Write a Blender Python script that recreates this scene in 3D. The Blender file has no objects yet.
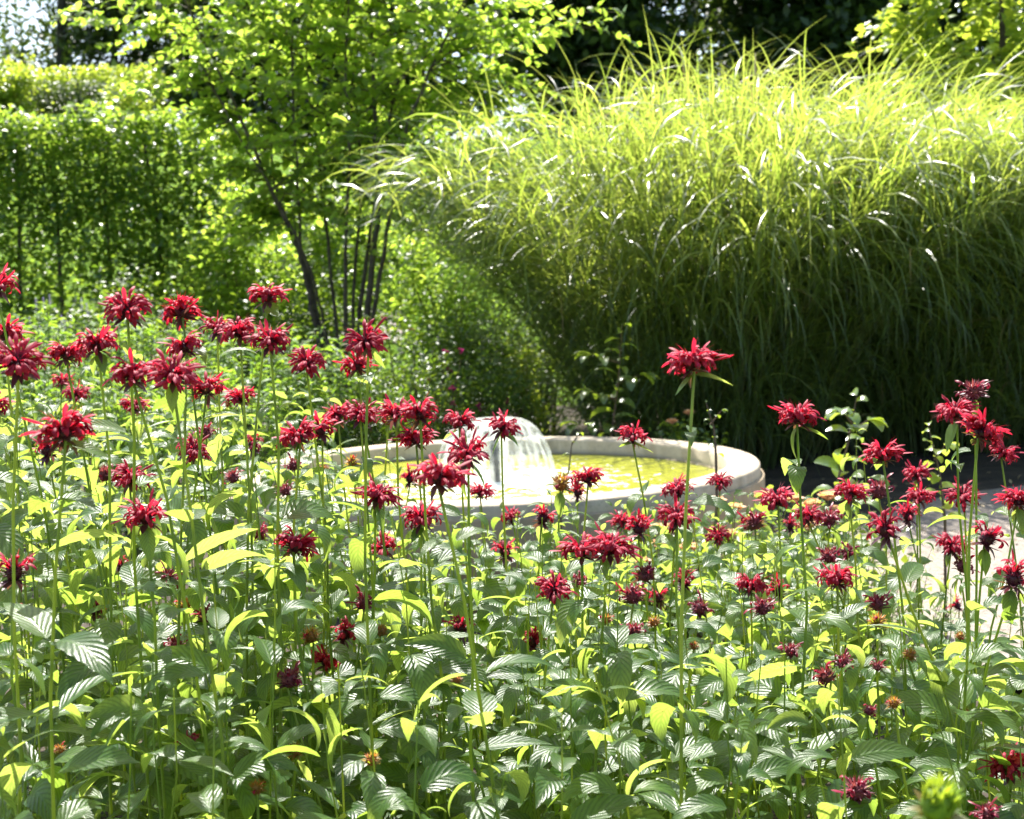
import bpy, math, random
import numpy as np
from mathutils import Matrix, Vector, Euler

R = math.radians
random.seed(7)
rng = np.random.default_rng(11)
scene = bpy.context.scene
COL = scene.collection

# ------------------------------------------------------------------ camera
F = 1360.0                      # focal length in pixels at 1024 wide
CX, CY = 512.0, 409.5
CAMZ = 1.30
PITCH, ROLL = R(4.85), R(1.9)
cam_d = bpy.data.cameras.new('camera')
cam = bpy.data.objects.new('camera', cam_d)
COL.objects.link(cam)
cam_d.sensor_width = 36.0
cam_d.lens = 36.0 * F / 1024.0
cam_d.clip_start, cam_d.clip_end = 0.05, 3000
RM = Matrix.Rotation(R(90) - PITCH, 3, 'X') @ Matrix.Rotation(-ROLL, 3, 'Z')
cam.matrix_world = Matrix.Translation((0, 0, CAMZ)) @ RM.to_4x4()
cam_d.dof.use_dof = True
cam_d.dof.focus_distance = 2.2
cam_d.dof.aperture_fstop = 9.0
scene.camera = cam

# ------------------------------------------------------------------ sky, sun, exposure
SUN_EL, SUN_AZ = R(57), R(-13)          # azimuth from +Y (straight ahead), negative = towards -X
world = bpy.data.worlds.new('World')
scene.world = world
world.use_nodes = True
wn = world.node_tree
sky = wn.nodes.new('ShaderNodeTexSky')
sky.sky_type = 'NISHITA'
sky.sun_disc = False
sky.sun_elevation = SUN_EL
sky.sun_rotation = SUN_AZ
sky.air_density = 1.0
sky.dust_density = 2.0
bg = wn.nodes['Background']
bg.inputs['Strength'].default_value = 0.095
wn.links.new(sky.outputs[0], bg.inputs['Color'])
sun_d = bpy.data.lights.new('sun', 'SUN')
sun_d.energy = 5.0
sun_d.angle = R(0.53)
sun_d.color = (1.0, 0.955, 0.88)
sun = bpy.data.objects.new('sun', sun_d)
COL.objects.link(sun)
sdir = Vector((math.sin(SUN_AZ) * math.cos(SUN_EL), math.cos(SUN_AZ) * math.cos(SUN_EL), math.sin(SUN_EL)))
sun.rotation_euler = sdir.to_track_quat('Z', 'Y').to_euler()
sun.location = (-5, 5, 12)
vs = scene.view_settings
vs.view_transform = 'Standard'
vs.look = 'None'
vs.gamma = 1
vs.exposure = 1.68
scene.cycles.max_bounces = 8
scene.cycles.diffuse_bounces = 4
scene.cycles.transmission_bounces = 4
scene.cycles.transparent_max_bounces = 8
scene.cycles.sample_clamp_indirect = 6.0
scene.cycles.use_denoising = True


def at(x, y, Y):
    """point at depth Y metres seen at photo pixel x, y"""
    d = RM @ Vector(((x - CX) / F, -(y - CY) / F, -1.0))
    return Vector((0, 0, CAMZ)) + d * (Y / d.y)


def atz(x, y, z):
    d = RM @ Vector(((x - CX) / F, -(y - CY) / F, -1.0))
    return Vector((0, 0, CAMZ)) + d * ((z - CAMZ) / d.z)


# ------------------------------------------------------------------ mesh builder
class MB:
    def __init__(self):
        self.v, self.f, self.uv, self.r, self.n = [], [], [], [], 0

    def add(self, v, f, uv=None, r=None):
        v = np.asarray(v, dtype=np.float64).reshape(-1, 3)
        f = np.asarray(f, dtype=np.int64).reshape(-1, 4)
        self.v.append(v)
        self.f.append(f + self.n)
        self.uv.append(np.zeros((len(v), 2)) if uv is None else np.asarray(uv).reshape(-1, 2))
        self.r.append(np.full(len(v), 0.5 if r is None else r) if np.isscalar(r) or r is None else np.asarray(r).reshape(-1))
        self.n += len(v)
        return self

    def ribbons(self, O, az, a0, k, L, W, out, ns=4, nt=2, fold=0.0, roll=0.0, rnd=None, serr=0.0, twist=0.0):
        O = np.atleast_2d(np.asarray(O, dtype=float))
        N = len(O)
        b = lambda a: np.broadcast_to(np.asarray(a, dtype=float), (N,)).reshape(N, 1)
        az, a0, k, L, W, fold, roll, twist = map(b, (az, a0, k, L, W, fold, roll, twist))
        k = np.where(np.abs(k) < 1e-3, 1e-3, k)
        s = np.linspace(0, 1, ns + 1)[None, :]
        a = a0 - k * s
        h = L * (np.sin(a0) - np.sin(a)) / k
        vz = L * (np.cos(a) - np.cos(a0)) / k
        z0 = np.zeros_like(h)
        D = np.stack([np.cos(az), np.sin(az), np.zeros_like(az)], -1)
        S = np.stack([-np.sin(az), np.cos(az), np.zeros_like(az)], -1)
        Z = np.array([0, 0, 1.0])
        c = O[:, None, :] + h[..., None] * D + vz[..., None] * Z
        Nn = -np.sin(a)[..., None] * D + np.cos(a)[..., None] * Z
        rr = (roll + twist * s)[..., None]
        S2 = np.cos(rr) * S + np.sin(rr) * Nn
        N2 = -np.sin(rr) * S + np.cos(rr) * Nn
        t = np.linspace(-1, 1, nt + 1)
        w = (W / 2 * out(s))
        sw = np.ones(ns + 1)
        if serr:
            sw[1::2] += serr
            sw[2::2] -= serr
        P = np.empty((N, ns + 1, nt + 1, 3))
        for j, tj in enumerate(t):
            e = sw[None, :] if abs(tj) > 0.99 else 1.0
            P[:, :, j, :] = c + S2 * (tj * w * e)[..., None] + N2 * (abs(tj) * w * fold)[..., None]
        idx = np.arange(N * (ns + 1) * (nt + 1)).reshape(N, ns + 1, nt + 1)
        q = np.stack([idx[:, :-1, :-1], idx[:, :-1, 1:], idx[:, 1:, 1:], idx[:, 1:, :-1]], -1).reshape(-1, 4)
        uv = np.empty((N, ns + 1, nt + 1, 2))
        uv[..., 0] = (t * 0.5 + 0.5)[None, None, :]
        uv[..., 1] = s[:, :, None]
        if rnd is None:
            rnd = rng.random(N)
        rv = np.broadcast_to(np.asarray(rnd).reshape(N, 1, 1), (N, ns + 1, nt + 1))
        return self.add(P, q, uv, rv)

    def tube(self, pts, rad, n=6, rnd=0.5, cap=True):
        pts = np.asarray([tuple(p) for p in pts], dtype=float)
        m = len(pts)
        rad = np.broadcast_to(np.asarray(rad, dtype=float), (m,))
        T = np.gradient(pts, axis=0)
        T /= np.linalg.norm(T, axis=1)[:, None] + 1e-12
        ref = np.array([0.0, 1.0, 0.0]) if abs(T[0][1]) < 0.9 else np.array([1.0, 0, 0])
        A = np.cross(T, ref)
        A /= np.linalg.norm(A, axis=1)[:, None] + 1e-12
        B = np.cross(T, A)
        th = np.arange(n) * 2 * math.pi / n
        P = pts[:, None, :] + rad[:, None, None] * (np.cos(th)[None, :, None] * A[:, None, :] + np.sin(th)[None, :, None] * B[:, None, :])
        idx = np.arange(m * n).reshape(m, n)
        nx = np.roll(idx, -1, axis=1)
        q = np.stack([idx[:-1], nx[:-1], nx[1:], idx[1:]], -1).reshape(-1, 4)
        ln = np.concatenate([[0], np.cumsum(np.linalg.norm(np.diff(pts, axis=0), axis=1))])
        uv = np.stack([np.broadcast_to(np.arange(n) / n, (m, n)), np.broadcast_to(ln[:, None], (m, n))], -1)
        self.add(P, q, uv, rnd)
        return self

    def lathe(self, prof, c=(0, 0, 0), n=96, wob=0.0):
        prof = np.asarray(prof, dtype=float)
        m = len(prof)
        th = np.arange(n) * 2 * math.pi / n
        P = np.empty((m, n, 3))
        P[..., 0] = c[0] + prof[:, 0:1] * np.cos(th)
        P[..., 1] = c[1] + prof[:, 0:1] * np.sin(th)
        P[..., 2] = c[2] + prof[:, 1:2]
        idx = np.arange(m * n).reshape(m, n)
        nx = np.roll(idx, -1, axis=1)
        q = np.stack([idx[:-1], nx[:-1], nx[1:], idx[1:]], -1).reshape(-1, 4)
        uv = np.stack([np.broadcast_to(th / 6.2832, (m, n)), np.broadcast_to(np.linspace(0, 1, m)[:, None], (m, n))], -1)
        return self.add(P, q, uv)

    def mesh(self, name, mat, off=(0, 0, 0), smooth=True):
        v = np.concatenate(self.v) - np.asarray(tuple(off))
        f = np.concatenate(self.f)
        uv = np.concatenate(self.uv)
        r = np.concatenate(self.r)
        me = bpy.data.meshes.new(name)
        me.vertices.add(len(v))
        me.vertices.foreach_set('co', v.astype(np.float32).ravel())
        me.loops.add(len(f) * 4)
        me.loops.foreach_set('vertex_index', f.astype(np.int32).ravel())
        me.polygons.add(len(f))
        me.polygons.foreach_set('loop_start', np.arange(0, len(f) * 4, 4, dtype=np.int32))
        me.polygons.foreach_set('use_smooth', np.full(len(f), smooth))
        ul = me.uv_layers.new(name='UVMap')
        ul.data.foreach_set('uv', uv[f.ravel()].astype(np.float32).ravel())
        at_ = me.attributes.new('rnd', 'FLOAT', 'POINT')
        at_.data.foreach_set('value', r.astype(np.float32))
        me.materials.append(mat)
        me.update(calc_edges=True)
        me.validate()
        return me

    def build(self, name, mat, parent=None, off=None, smooth=True):
        if off is None:
            off = parent['_w'] if parent is not None and '_w' in parent else (0, 0, 0)
        o = bpy.data.objects.new(name, self.mesh(name, mat, off, smooth))
        COL.objects.link(o)
        if parent is not None:
            o.parent = parent
        return o


def thing(name, label, cat, loc=(0, 0, 0), group=None):
    o = bpy.data.objects.new(name, None)
    o.empty_display_size = 0.05
    COL.objects.link(o)
    o.location = loc
    o['_w'] = tuple(loc)
    o['label'], o['category'] = label, cat
    if group:
        o['group'] = group
    return o


def struct(o, kind='structure'):
    o['kind'] = kind
    return o


# ------------------------------------------------------------------ materials
def mat_base(name):
    m = bpy.data.materials.new(name)
    m.use_nodes = True
    nt = m.node_tree
    p = nt.nodes['Principled BSDF']
    out = nt.nodes['Material Output']
    return m, nt, p, out


def math_n(nt, op, a=None, b=None):
    n = nt.nodes.new('ShaderNodeMath')
    n.operation = op
    for i, x in enumerate((a, b)):
        if x is None:
            continue
        if isinstance(x, (int, float)):
            n.inputs[i].default_value = x
        else:
            nt.links.new(x, n.inputs[i])
    return n.outputs[0]


def mix_c(nt, fac, a, b):
    n = nt.nodes.new('ShaderNodeMix')
    n.data_type = 'RGBA'
    for i, x in ((0, fac), (6, a), (7, b)):
        if isinstance(x, (int, float)):
            n.inputs[i].default_value = x
        elif isinstance(x, tuple):
            n.inputs[i].default_value = (*x, 1) if len(x) == 3 else x
        else:
            nt.links.new(x, n.inputs[i])
    return n.outputs[2]


def leaf_mat(name, c1, c2, t1, t2, rough=0.42, trans=0.45, veins=0.0, spec=0.5, tip=None):
    m, nt, p, out = mat_base(name)
    at_ = nt.nodes.new('ShaderNodeAttribute')
    at_.attribute_name = 'rnd'
    r = at_.outputs['Fac']
    uv = nt.nodes.new('ShaderNodeTexCoord')
    sep = nt.nodes.new('ShaderNodeSeparateXYZ')
    nt.links.new(uv.outputs['UV'], sep.inputs[0])
    base = mix_c(nt, r, c1, c2)
    tr = mix_c(nt, r, t1, t2)
    if tip:
        tf = math_n(nt, 'POWER', sep.outputs[1], 6.0)
        base = mix_c(nt, tf, base, tip)
        tr = mix_c(nt, tf, tr, tip)
    if veins:
        du = math_n(nt, 'ABSOLUTE', math_n(nt, 'SUBTRACT', sep.outputs[0], 0.5))
        ph = math_n(nt, 'SUBTRACT', math_n(nt, 'MULTIPLY', sep.outputs[1], 62.0), math_n(nt, 'MULTIPLY', du, 34.0))
        wv = math_n(nt, 'SINE', ph)
        wv = math_n(nt, 'POWER', math_n(nt, 'ABSOLUTE', math_n(nt, 'MULTIPLY', math_n(nt, 'ADD', wv, 1.0), 0.5)), 0.5)
        mid = math_n(nt, 'MINIMUM', math_n(nt, 'MULTIPLY', du, 14.0), 1.0)
        hgt = math_n(nt, 'MULTIPLY', wv, mid)
        nz = nt.nodes.new('ShaderNodeTexNoise')
        nz.inputs['Scale'].default_value = 260
        hgt = math_n(nt, 'ADD', hgt, math_n(nt, 'MULTIPLY', nz.outputs['Fac'], 0.35))
        bp = nt.nodes.new('ShaderNodeBump')
        bp.inputs['Strength'].default_value = veins
        bp.inputs['Distance'].default_value = 0.0022
        nt.links.new(hgt, bp.inputs['Height'])
        nt.links.new(bp.outputs[0], p.inputs['Normal'])
        vm = nt.nodes.new('ShaderNodeMapRange'); vm.inputs[2].default_value = 1.3; vm.inputs[3].default_value = 0.62; vm.inputs[4].default_value = 1.05
        nt.links.new(hgt, vm.inputs[0])
        n4 = nt.nodes.new('ShaderNodeTexNoise'); n4.inputs['Scale'].default_value = 45; n4.inputs['Detail'].default_value = 4
        vm2 = math_n(nt, 'MULTIPLY', vm.outputs[0], math_n(nt, 'ADD', math_n(nt, 'MULTIPLY', n4.outputs['Fac'], 0.5), 0.75))
        vx = nt.nodes.new('ShaderNodeVectorMath'); vx.operation = 'SCALE'
        nt.links.new(tr, vx.inputs[0]); nt.links.new(vm2, vx.inputs['Scale']); tr = vx.outputs[0]
        vb = nt.nodes.new('ShaderNodeVectorMath'); vb.operation = 'SCALE'
        nt.links.new(base, vb.inputs[0]); nt.links.new(vm2, vb.inputs['Scale']); base = vb.outputs[0]
        n6 = nt.nodes.new('ShaderNodeTexNoise'); n6.inputs['Scale'].default_value = 95; n6.inputs['Detail'].default_value = 3
        sp = nt.nodes.new('ShaderNodeMapRange'); sp.inputs[1].default_value = 0.67; sp.inputs[2].default_value = 0.73
        nt.links.new(n6.outputs['Fac'], sp.inputs[0])
        base = mix_c(nt, sp.outputs[0], base, (0.16, 0.09, 0.035)); tr = mix_c(nt, sp.outputs[0], tr, (0.18, 0.10, 0.03))
        base = mix_c(nt, math_n(nt, 'MULTIPLY', math_n(nt, 'SUBTRACT', 1.0, mid), 0.6), base, (c2[0] * 2.2, c2[1] * 2.0, c2[2] * 2.0))
    nt.links.new(base, p.inputs['Base Color'])
    p.inputs['Roughness'].default_value = rough
    p.inputs['Specular IOR Level'].default_value = spec
    tl = nt.nodes.new('ShaderNodeBsdfTranslucent')
    nt.links.new(tr, tl.inputs[0])
    mx = nt.nodes.new('ShaderNodeMixShader')
    mx.inputs[0].default_value = trans
    nt.links.new(p.outputs[0], mx.inputs[1])
    nt.links.new(tl.outputs[0], mx.inputs[2])
    nt.links.new(mx.outputs[0], out.inputs[0])
    return m


def plain_mat(name, c, rough=0.6, c2=None, scale=8.0, bump=0.0, bscale=60.0, bdist=0.004, spec=0.4, detail=6):
    m, nt, p, out = mat_base(name)
    tc = nt.nodes.new('ShaderNodeTexCoord')
    nz = nt.nodes.new('ShaderNodeTexNoise')
    nz.inputs['Scale'].default_value = scale
    nz.inputs['Detail'].default_value = detail
    nt.links.new(tc.outputs['Object'], nz.inputs['Vector'])
    if c2:
        mr = nt.nodes.new('ShaderNodeMapRange')
        mr.inputs[1].default_value, mr.inputs[2].default_value = 0.35, 0.65
        nt.links.new(nz.outputs['Fac'], mr.inputs[0])
        nt.links.new(mix_c(nt, mr.outputs[0], c, c2), p.inputs['Base Color'])
    else:
        p.inputs['Base Color'].default_value = (*c, 1)
    p.inputs['Roughness'].default_value = rough
    p.inputs['Specular IOR Level'].default_value = spec
    if bump:
        n2 = nt.nodes.new('ShaderNodeTexNoise')
        n2.inputs['Scale'].default_value = bscale
        n2.inputs['Detail'].default_value = 8
        nt.links.new(tc.outputs['Object'], n2.inputs['Vector'])
        bp = nt.nodes.new('ShaderNodeBump')
        bp.inputs['Strength'].default_value = bump
        bp.inputs['Distance'].default_value = bdist
        nt.links.new(n2.outputs['Fac'], bp.inputs['Height'])
        nt.links.new(bp.outputs[0], p.inputs['Normal'])
    return m


M = {}
M['balm_leaf'] = leaf_mat('bee_balm_leaf', (0.030, 0.088, 0.020), (0.070, 0.145, 0.028), (0.32, 0.48, 0.055), (0.54, 0.65, 0.115), rough=0.36, trans=0.55, veins=0.34, spec=0.62)
M['balm_stem'] = leaf_mat('bee_balm_stem', (0.17, 0.26, 0.04), (0.28, 0.34, 0.07), (0.42, 0.54, 0.05), (0.6, 0.66, 0.10), rough=0.4, trans=0.38)
M['petal'] = leaf_mat('bee_balm_petal', (0.25, 0.005, 0.028), (0.43, 0.022, 0.068), (0.52, 0.006, 0.030), (0.74, 0.038, 0.075), rough=0.6, trans=0.46, spec=0.4)
M['petal_old'] = leaf_mat('aged_petal', (0.16, 0.006, 0.025), (0.30, 0.02, 0.06), (0.45, 0.01, 0.04), (0.55, 0.04, 0.09), rough=0.45, trans=0.35)
M['calyx'] = leaf_mat('bee_balm_calyx', (0.030, 0.003, 0.010), (0.11, 0.010, 0.028), (0.12, 0.005, 0.015), (0.3, 0.02, 0.04), rough=0.5, trans=0.2)
M['calyx_old'] = leaf_mat('faded_calyx', (0.10, 0.012, 0.025), (0.30, 0.07, 0.09), (0.25, 0.02, 0.03), (0.45, 0.12, 0.10), rough=0.55, trans=0.3)
M['bract'] = leaf_mat('bee_balm_bract', (0.06, 0.012, 0.028), (0.11, 0.035, 0.05), (0.14, 0.03, 0.05), (0.30, 0.16, 0.05), rough=0.4, trans=0.3, spec=0.6)
M['bract_green'] = leaf_mat('green_bract', (0.07, 0.13, 0.03), (0.16, 0.12, 0.03), (0.4, 0.5, 0.03), (0.7, 0.35, 0.04), rough=0.45, trans=0.4)
M['bud'] = leaf_mat('bud_calyx', (0.12, 0.14, 0.03), (0.42, 0.10, 0.04), (0.5, 0.5, 0.05), (0.8, 0.25, 0.05), rough=0.5, trans=0.35)
M['fresh_bud'] = leaf_mat('fresh_bud', (0.10, 0.20, 0.03), (0.2, 0.3, 0.04), (0.5, 0.65, 0.04), (0.6, 0.7, 0.05), rough=0.5, trans=0.4)
M['big_grass'] = leaf_mat('silver_grass_blade', (0.040, 0.085, 0.028), (0.075, 0.125, 0.036), (0.37, 0.53, 0.055), (0.62, 0.70, 0.11), rough=0.35, trans=0.44, spec=1.0)
M['straw'] = leaf_mat('straw_blade', (0.32, 0.24, 0.12), (0.45, 0.36, 0.2), (0.4, 0.3, 0.12), (0.5, 0.42, 0.2), rough=0.5, trans=0.3)
M['cane'] = leaf_mat('silver_grass_cane', (0.07, 0.12, 0.03), (0.13, 0.15, 0.05), (0.2, 0.3, 0.03), (0.3, 0.35, 0.05), rough=0.5, trans=0.2)
M['tree_leaf'] = leaf_mat('tree_leaf', (0.045, 0.10, 0.018), (0.07, 0.14, 0.022), (0.34, 0.54, 0.045), (0.56, 0.70, 0.085), rough=0.36, trans=0.60, spec=0.5)
M['hedge_leaf'] = leaf_mat('hedge_leaf', (0.04, 0.09, 0.018), (0.065, 0.12, 0.022), (0.27, 0.45, 0.04), (0.48, 0.63, 0.07), rough=0.34, trans=0.50, spec=0.7)
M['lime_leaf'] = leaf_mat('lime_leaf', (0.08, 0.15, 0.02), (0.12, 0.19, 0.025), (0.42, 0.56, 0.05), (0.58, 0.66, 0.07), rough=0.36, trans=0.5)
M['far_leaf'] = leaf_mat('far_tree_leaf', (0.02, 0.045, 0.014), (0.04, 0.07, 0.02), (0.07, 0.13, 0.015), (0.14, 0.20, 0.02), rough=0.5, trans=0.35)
M['shrub_leaf'] = leaf_mat('shrub_leaf', (0.035, 0.08, 0.02), (0.07, 0.12, 0.025), (0.15, 0.28, 0.015), (0.32, 0.44, 0.03), rough=0.42, trans=0.4)
M['fern_leaf'] = leaf_mat('perennial_leaf', (0.06, 0.14, 0.03), (0.09, 0.18, 0.035), (0.26, 0.46, 0.03), (0.42, 0.58, 0.05), rough=0.55, trans=0.5, spec=0.3)
M['pale_leaf'] = leaf_mat('pale_leaf', (0.14, 0.20, 0.06), (0.22, 0.27, 0.10), (0.45, 0.55, 0.08), (0.6, 0.65, 0.15), rough=0.5, trans=0.4)
M['lavender'] = leaf_mat('lavender_floret', (0.12, 0.09, 0.30), (0.22, 0.17, 0.42), (0.2, 0.15, 0.4), (0.3, 0.25, 0.5), rough=0.6, trans=0.3)
M['magenta'] = leaf_mat('magenta_floret', (0.14, 0.008, 0.06), (0.28, 0.02, 0.12), (0.3, 0.01, 0.12), (0.5, 0.05, 0.2), rough=0.6, trans=0.35)
M['rose_leaf'] = leaf_mat('rose_leaf', (0.05, 0.10, 0.03), (0.08, 0.14, 0.035), (0.30, 0.45, 0.03), (0.45, 0.55, 0.04), rough=0.25, trans=0.4, spec=0.8)
M['peach'] = leaf_mat('peach_petal', (0.72, 0.38, 0.20), (0.80, 0.58, 0.36), (0.8, 0.45, 0.2), (0.85, 0.65, 0.4), rough=0.5, trans=0.4)
M['bark'] = plain_mat('bark', (0.05, 0.038, 0.028), 0.85, (0.11, 0.09, 0.07), 14, 0.8, 40, 0.01)
M['dark_bark'] = plain_mat('dark_bark', (0.030, 0.024, 0.020), 0.9, (0.06, 0.05, 0.04), 6, 0.8, 20, 0.02)
M['twig'] = plain_mat('twig', (0.09, 0.06, 0.04), 0.7, (0.14, 0.09, 0.06), 30)
M['metal'] = plain_mat('pipe_metal', (0.05, 0.055, 0.06), 0.4, (0.09, 0.09, 0.09), 30, 0.2, 90, 0.001)

# concrete: mottled, streaked, with pits
m, nt, p, out = mat_base('weathered_concrete')
tc = nt.nodes.new('ShaderNodeTexCoord')
mp = nt.nodes.new('ShaderNodeMapping')
mp.inputs['Scale'].default_value = (9, 9, 1.2)
nt.links.new(tc.outputs['Object'], mp.inputs[0])
n1 = nt.nodes.new('ShaderNodeTexNoise'); n1.inputs['Scale'].default_value = 1.5; n1.inputs['Detail'].default_value = 9
nt.links.new(mp.outputs[0], n1.inputs[0])
n2 = nt.nodes.new('ShaderNodeTexNoise'); n2.inputs['Scale'].default_value = 70; n2.inputs['Detail'].default_value = 6
nt.links.new(tc.outputs['Object'], n2.inputs[0])
mr = nt.nodes.new('ShaderNodeMapRange'); mr.inputs[1].default_value = 0.3; mr.inputs[2].default_value = 0.72
nt.links.new(n1.outputs['Fac'], mr.inputs[0])
c = mix_c(nt, mr.outputs[0], (0.40, 0.32, 0.22), (0.56, 0.48, 0.36))
mr2 = nt.nodes.new('ShaderNodeMapRange'); mr2.inputs[1].default_value = 0.55; mr2.inputs[2].default_value = 0.75; mr2.inputs[4].default_value = 0.55
nt.links.new(n2.outputs['Fac'], mr2.inputs[0])
c = mix_c(nt, mr2.outputs[0], c, (0.22, 0.20, 0.17))
n5 = nt.nodes.new('ShaderNodeTexNoise'); n5.inputs['Scale'].default_value = 4.5; n5.inputs['Detail'].default_value = 8; n5.inputs['Roughness'].default_value = 0.7
nt.links.new(tc.outputs['Object'], n5.inputs[0])
mr3 = nt.nodes.new('ShaderNodeMapRange'); mr3.inputs[1].default_value = 0.52; mr3.inputs[2].default_value = 0.70; mr3.inputs[4].default_value = 0.7
nt.links.new(n5.outputs['Fac'], mr3.inputs[0])
c = mix_c(nt, mr3.outputs[0], c, (0.20, 0.18, 0.12))
sz_ = nt.nodes.new('ShaderNodeSeparateXYZ'); nt.links.new(tc.outputs['Object'], sz_.inputs[0])
wl = nt.nodes.new('ShaderNodeMapRange'); wl.inputs[1].default_value = 0.40; wl.inputs[2].default_value = 0.455; wl.inputs[3].default_value = 0.8; wl.inputs[4].default_value = 0.0
nt.links.new(math_n(nt, 'ADD', sz_.outputs[2], math_n(nt, 'MULTIPLY', n5.outputs['Fac'], 0.05)), wl.inputs[0])
ins = nt.nodes.new('ShaderNodeVectorMath'); ins.operation = 'DISTANCE'
cmb = nt.nodes.new('ShaderNodeCombineXYZ'); nt.links.new(sz_.outputs[0], cmb.inputs[0]); nt.links.new(sz_.outputs[1], cmb.inputs[1])
nt.links.new(cmb.outputs[0], ins.inputs[0]); ins.inputs[1].default_value = (0, 0, 0)
inner = math_n(nt, 'LESS_THAN', ins.outputs['Value'], 1.12)
c = mix_c(nt, math_n(nt, 'MULTIPLY', wl.outputs[0], inner), c, (0.10, 0.11, 0.05))
nt.links.new(c, p.inputs['Base Color'])
p.inputs['Roughness'].default_value = 0.85
bp = nt.nodes.new('ShaderNodeBump'); bp.inputs['Strength'].default_value = 0.5; bp.inputs['Distance'].default_value = 0.003
nt.links.new(n2.outputs['Fac'], bp.inputs['Height']); nt.links.new(bp.outputs[0], p.inputs['Normal'])
M['concrete'] = m
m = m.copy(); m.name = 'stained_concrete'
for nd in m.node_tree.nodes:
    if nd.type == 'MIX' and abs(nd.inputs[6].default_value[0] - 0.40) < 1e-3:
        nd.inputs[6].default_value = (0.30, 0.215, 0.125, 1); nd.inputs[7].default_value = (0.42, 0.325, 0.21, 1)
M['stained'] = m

# pool water: cloudy yellow-green, rippled, froth where the falling sheet lands
m, nt, p, out = mat_base('pool_water')
tc = nt.nodes.new('ShaderNodeTexCoord')
n1 = nt.nodes.new('ShaderNodeTexNoise'); n1.inputs['Scale'].default_value = 17; n1.inputs['Detail'].default_value = 3
n2 = nt.nodes.new('ShaderNodeTexNoise'); n2.inputs['Scale'].default_value = 16; n2.inputs['Detail'].default_value = 5; n2.inputs['Roughness'].default_value = 0.65
ln = nt.nodes.new('ShaderNodeVectorMath'); ln.operation = 'LENGTH'
nt.links.new(tc.outputs['Object'], n1.inputs[0]); nt.links.new(tc.outputs['Object'], n2.inputs[0])
nt.links.new(tc.outputs['Object'], ln.inputs[0])
rad = nt.nodes.new('ShaderNodeMapRange'); rad.inputs[1].default_value = 0.25; rad.inputs[2].default_value = 0.95; rad.inputs[3].default_value = 0.10; rad.inputs[4].default_value = -0.10
nt.links.new(ln.outputs['Value'], rad.inputs[0])
foam = nt.nodes.new('ShaderNodeMapRange'); foam.inputs[1].default_value = 0.55; foam.inputs[2].default_value = 0.60
nt.links.new(math_n(nt, 'ADD', n2.outputs['Fac'], rad.outputs[0]), foam.inputs[0])
n3 = nt.nodes.new('ShaderNodeTexNoise'); n3.inputs['Scale'].default_value = 2.2
nt.links.new(tc.outputs['Object'], n3.inputs[0])
c = mix_c(nt, n3.outputs['Fac'], (0.24, 0.26, 0.018), (0.36, 0.36, 0.045))
nt.links.new(mix_c(nt, foam.outputs[0], c, (0.78, 0.80, 0.78)), p.inputs['Base Color'])
nt.links.new(math_n(nt, 'ADD', math_n(nt, 'MULTIPLY', foam.outputs[0], 0.4), 0.07), p.inputs['Roughness'])
bp = nt.nodes.new('ShaderNodeBump'); bp.inputs['Strength'].default_value = 1.0; bp.inputs['Distance'].default_value = 0.018
nt.links.new(n1.outputs['Fac'], bp.inputs['Height']); nt.links.new(bp.outputs[0], p.inputs['Normal'])
M['water'] = m

# falling sheet of water
m, nt, p, out = mat_base('water_sheet')
tc = nt.nodes.new('ShaderNodeTexCoord')
mp = nt.nodes.new('ShaderNodeMapping'); mp.inputs['Scale'].default_value = (60, 3, 1)
nt.links.new(tc.outputs['UV'], mp.inputs[0])
n1 = nt.nodes.new('ShaderNodeTexNoise'); n1.inputs['Scale'].default_value = 1.0; n1.inputs['Detail'].default_value = 4
nt.links.new(mp.outputs[0], n1.inputs[0])
n2 = nt.nodes.new('ShaderNodeTexNoise'); n2.inputs['Scale'].default_value = 22; n2.inputs['Detail'].default_value = 4
nt.links.new(tc.outputs['Object'], n2.inputs[0])
p.inputs['Base Color'].default_value = (0.85, 0.88, 0.88, 1)
p.inputs['Roughness'].default_value = 0.12
bp = nt.nodes.new('ShaderNodeBump'); bp.inputs['Strength'].default_value = 1.0; bp.inputs['Distance'].default_value = 0.012
nt.links.new(math_n(nt, 'ADD', n1.outputs['Fac'], n2.outputs['Fac']), bp.inputs['Height']); nt.links.new(bp.outputs[0], p.inputs['Normal'])
tl = nt.nodes.new('ShaderNodeBsdfTranslucent'); tl.inputs[0].default_value = (0.9, 0.92, 0.9, 1)
tp = nt.nodes.new('ShaderNodeBsdfTransparent'); tp.inputs[0].default_value = (0.97, 0.98, 0.98, 1)
m1 = nt.nodes.new('ShaderNodeMixShader'); m1.inputs[0].default_value = 0.45
nt.links.new(p.outputs[0], m1.inputs[1]); nt.links.new(tl.outputs[0], m1.inputs[2])
fr = nt.nodes.new('ShaderNodeMapRange'); fr.inputs[1].default_value = 0.42; fr.inputs[2].default_value = 0.60; fr.inputs[3].default_value = 0.97; fr.inputs[4].default_value = 0.45
nt.links.new(math_n(nt, 'ADD', math_n(nt, 'MULTIPLY', n1.outputs['Fac'], 0.55), math_n(nt, 'MULTIPLY', n2.outputs['Fac'], 0.45)), fr.inputs[0])
m2 = nt.nodes.new('ShaderNodeMixShader')
nt.links.new(fr.outputs[0], m2.inputs[0]); nt.links.new(m1.outputs[0], m2.inputs[1]); nt.links.new(tp.outputs[0], m2.inputs[2])
nt.links.new(m2.outputs[0], out.inputs[0])
M['sheet'] = m

# ------------------------------------------------------------------ ground
def terrain(x, y):
    t = np.clip((y - 17.0) / 13.0, 0, 1)
    return 4.6 * t * t * (3 - 2 * t)


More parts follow.
